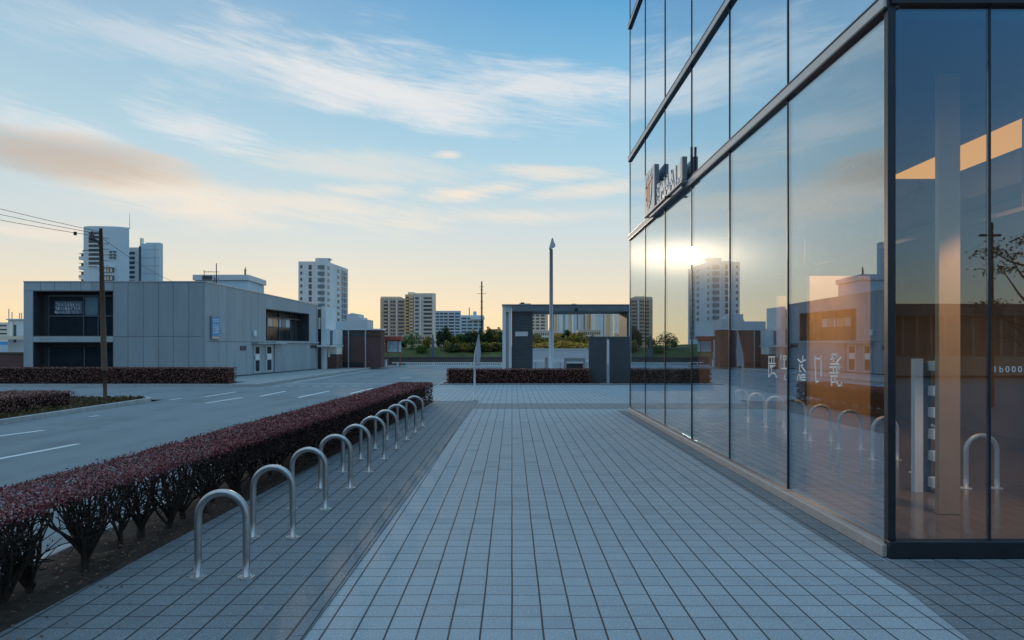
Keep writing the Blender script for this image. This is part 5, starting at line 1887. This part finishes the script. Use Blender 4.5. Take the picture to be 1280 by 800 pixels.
bank = [
    ('bush', 'rounded deep green bush right of the notice board', 514, 416, 443, 13, M_green, 'round', 78),
    ('bush', 'small olive bush with yellow tips left of the closed parasol', 534.5, 421, 441, 9, M_olive, 'round', 79),
    ('bush', 'low dark bush behind the notice board side', 504.5, 425, 443, 5, M_dgreen, 'round', 80),
    ('conifer_tree', 'dark narrow conifer right of the closed parasol', 557, 407.5, 443, 6.5, M_dgreen, 'column', 80),
    ('conifer_tree', 'small thin conifer beside the dark narrow conifer', 549, 414, 442, 4.5, M_dgreen, 'column', 82),
    ('young_tree', 'small green tree with golden crown edge on the bank', 567, 421, 442, 6, M_olive, 'round', 81),
    ('young_tree', 'green leafy tree left of the white banner post', 575.5, 417, 442, 6.5, M_green, 'round', 80),
    ('young_tree', 'dark green bushy tree in the middle of the bank', 585, 413.5, 442, 7, M_dgreen, 'round', 78),
    ('young_tree', 'sparse golden tree beside the banner post', 592.5, 409, 442, 5, M_gold, 'round', 83),
    ('young_tree', 'golden-leaved tree right of the banner post', 604, 413, 442, 7, M_gold, 'round', 82),
    ('conifer_tree', 'tall dark green conifer right of the golden tree', 610, 409, 442, 5.5, M_dgreen, 'column', 80),
    ('young_tree', 'olive tree close to the gatehouse pylon', 618.5, 411, 442, 7, M_olive, 'round', 81),
    ('young_tree', 'golden tree half hidden by the gatehouse pylon', 626, 408, 442, 6.5, M_gold, 'round', 84),
    ('bush', 'low dark bush at the bank foot near the parasol', 528, 432, 445, 9, M_green, 'round', 76),
    ('bush', 'long low bush below the small green tree', 566, 432, 446, 13, M_dgreen, 'round', 77),
    ('bush', 'long low bush beneath the golden trees', 598, 431, 446, 15, M_dgreen, 'round', 77),
    ('bush', 'low bush against the gatehouse pylon', 620, 431, 446, 11, M_dgreen, 'round', 77),
    ('young_tree', 'dusky tree at the left end of the gatehouse opening', 672, 414, 441, 8, M_olive, 'round', 90),
    ('young_tree', 'brown-gold tree just right of the lamp post', 698, 415, 441, 7, M_gold, 'round', 90),
    ('young_tree', 'grey-green tree in the centre of the opening', 708, 413, 441, 7, M_dgreen, 'round', 88),
    ('young_tree', 'golden tree in the centre of the opening', 717, 416, 441, 6, M_gold, 'round', 86),
    ('young_tree', 'olive tree near the left edge of the charcoal screen', 728, 414, 441, 7, M_olive, 'round', 88),
    ('bush', 'pale bush above the low wall in the opening', 688, 426, 442, 9, M_olive, 'round', 85),
    ('bush', 'gold-brown bush over the top right of the charcoal screen', 778, 414, 440, 10, M_gold, 'round', 120),
]
for i, (nm, lab, px, yt, yb, hw, mt, shp, Y) in enumerate(bank):
    z0, z1_ = bank_z(XA(px, Y), Y) - .05, ZA(yt, Y)
    tree(nm, lab, XA(px, Y), Y, z0, z1_ - z0, hw * Y / F, mt, shp, 900, .20 * Y / 80, .05 if nm == 'bush' else .18, 20 + i)

for lab, p0, p1, Y, h, w_, mt, sd in [
        ('wild dark green shrub belt along the top of the grassy bank', 546, 630, 82, 2.7, 2.4, M_dgreen, 41),
        ('low olive shrub belt in front of the golden trees on the bank', 556, 630, 77.5, 1.5, 2.0, M_olive, 42),
        ('long olive shrub belt seen through the gatehouse opening', 660, 742, 86, 2.3, 2.2, M_olive, 43),
        ('low golden shrub belt above the low wall in the gatehouse opening', 660, 742, 80, 1.3, 2.0, M_gold, 44)]:
    x0, x1 = XA(p0, Y), XA(p1, Y)
    zb0 = bank_z((x0 + x1) / 2, Y) - .2
    r = thing('shrub_belt', lab, 'shrubs', (x0, Y, zb0), 'shrub belts on the bank')
    rng = np.random.default_rng(sd)
    n = int((x1 - x0) * 520)
    xs_ = rng.uniform(x0, x1, n)
    top_ = np.array([h * (.72 + .38 * noise.noise(Vector((x * .55, sd, 0))) + .25 * noise.noise(Vector((x * 1.7, sd, 3)))) for x in xs_])
    q = rng.uniform(-1, 1, n)
    zz = zb0 + top_ * np.sqrt(np.clip(1 - q * q * .85, 0, 1)) * rng.uniform(.05, 1, n) ** .45
    P = np.c_[xs_, Y + q * w_ / 2, zz]
    leaf_mesh('foliage', P, rng.normal(size=P.shape) + np.array((0, -.4, .5)), .26 * rng.uniform(.6, 1.3, n), mt, r)
for lab, a, c_, yt, Y, mt in [('low cream building behind the trees at the left of the gatehouse opening', 664, 690, 414, 250, M_cream),
                              ('low ochre building behind the trees in the centre of the opening', 692, 722, 416, 230, M_ochre),
                              ('low tan building behind the trees beside the charcoal screen', 723, 752, 413, 260, M_warm),
                              ('low pink building behind the bushes left of the parasol', 503, 540, 419, 240, M_warm)]:
    r = thing('distant_building', lab, 'building', (XA((a + c_) / 2, Y), Y, 0), 'low distant buildings')
    ywall(MB(), a, c_, yt, 433, Y, 0, 10).build('wall', mt, r)
    ywall(MB(), a - .3, c_ + .3, yt - .7, yt - .05, Y, -.4, 10).build('roof', M_conc, r)
    p = a + 1.2
    while p < c_ - 2:
        for yy in (yt + 2, yt + 7.5):
            ywall(MB(), p, p + 1.4, yy, yy + 3.2, Y, -.15, -.01).build('window', M_twin, r)
        p += 2.7

# ------------------------------------------------------------------ behind the viewer: what the entrance glass mirrors, and an added dark block
r = thing('pavilion', 'long low dark pavilion with pale fins mirrored in the entrance glass', 'building', (28, -30, 0))
MB().box(8, 60, -38, -30, 0, 3.6).build('wall', M_rwall, r)
MB().box(7.5, 60.5, -38.5, -29.2, 3.603, 4.3).build('roof', M_rroof, r)
g = MB()
for k in range(60):
    g.box(8.3 + k * .85, 8.42 + k * .85, -29.98, -29.7, 1.2, 3.6)
g.build('fin', M_rfin, r)
MB().box(8, 60, -29.99, -29.4, 0, 1.15).build('plinth', M_rfin, r)
r = thing('street_post', 'dark street post with a short cross arm mirrored in the entrance glass', 'post', (14.05, -8.4, 0))
MB().tube([(14.05, -8.4, 0), (14.05, -8.4, 5.4)], [.07, .04], 10).build('shaft', M_wire, r)
MB().box(13.7, 14.3, -8.45, -8.35, 5.0, 5.06).build('cross_arm', M_wire, r)


r = thing('dark_reflection_block', 'unseen long dark block with rows of windows, added to darken the grey building panes', 'building', (-25, -34, 0))
MB().box(-140, 3, -42, -34, 0, 12.2).build('wall', M_panel, r)  # unseen, added to keep the yellow horizon out of the window reflections
MB().box(-140.3, 3.3, -42.3, -33.6, 12.203, 12.5).build('roof', M_rroof, r)
for k in range(24):
    for z in (1.2, 4.4, 7.6, 10.2):
        MB().box(-68 + k * 3.2, -66.2 + k * 3.2, -33.99, -33.95, z, z + 1.5).build('window', M_twin, r)


def pad_tree(x, y, label):
    r = thing('pine_tree', label, 'tree', (x, y, 0))
    rr_ = random.Random(5)
    m = MB()
    tips = []
    tr_ = [(x, y, 0), (x - .15, y, 1.2), (x + .1, y, 2.4), (x - .3, y, 3.6), (x - .5, y + .2, 4.9)]
    m.tube(tr_, [.13, .11, .09, .06, .02], 8)
    for f, dx_, dz in ((1.9, -1.5, 1.1), (2.3, -1.7, .5), (2.8, -1.3, 1.2), (3.2, .9, .9), (3.5, -1.0, .9), (2.1, 1.2, .8), (4.1, -.7, .6), (3.9, .7, .7), (1.5, -1.2, .5)):
        p0 = Vector((x - .05 * f, y, f))
        e = p0 + Vector((dx_, rr_.uniform(-.8, .8), dz))
        m.tube([p0, p0.lerp(e, .5) + Vector((0, 0, -.08)), e], [.045, .03, .012], 6)
        tips.append(e)
    m.build('trunk', M_bark, r, smooth=True)
    rng = np.random.default_rng(9)
    P = np.concatenate([np.array(e) + rng.normal(size=(150, 3)) * np.array((.28, .28, .08)) for e in tips + [Vector(tr_[-1])]])
    leaf_mesh('crown', P, rng.normal(size=P.shape) + np.array((0, 0, 1.0)), .10 * rng.uniform(.6, 1.3, len(P)), M_dgreen, r)


pad_tree(15.6, -8.6, 'sparse pine with flat needle pads mirrored in the entrance glass')

for o in list(COL.objects):
    if '_org' in o:
        del o['_org']
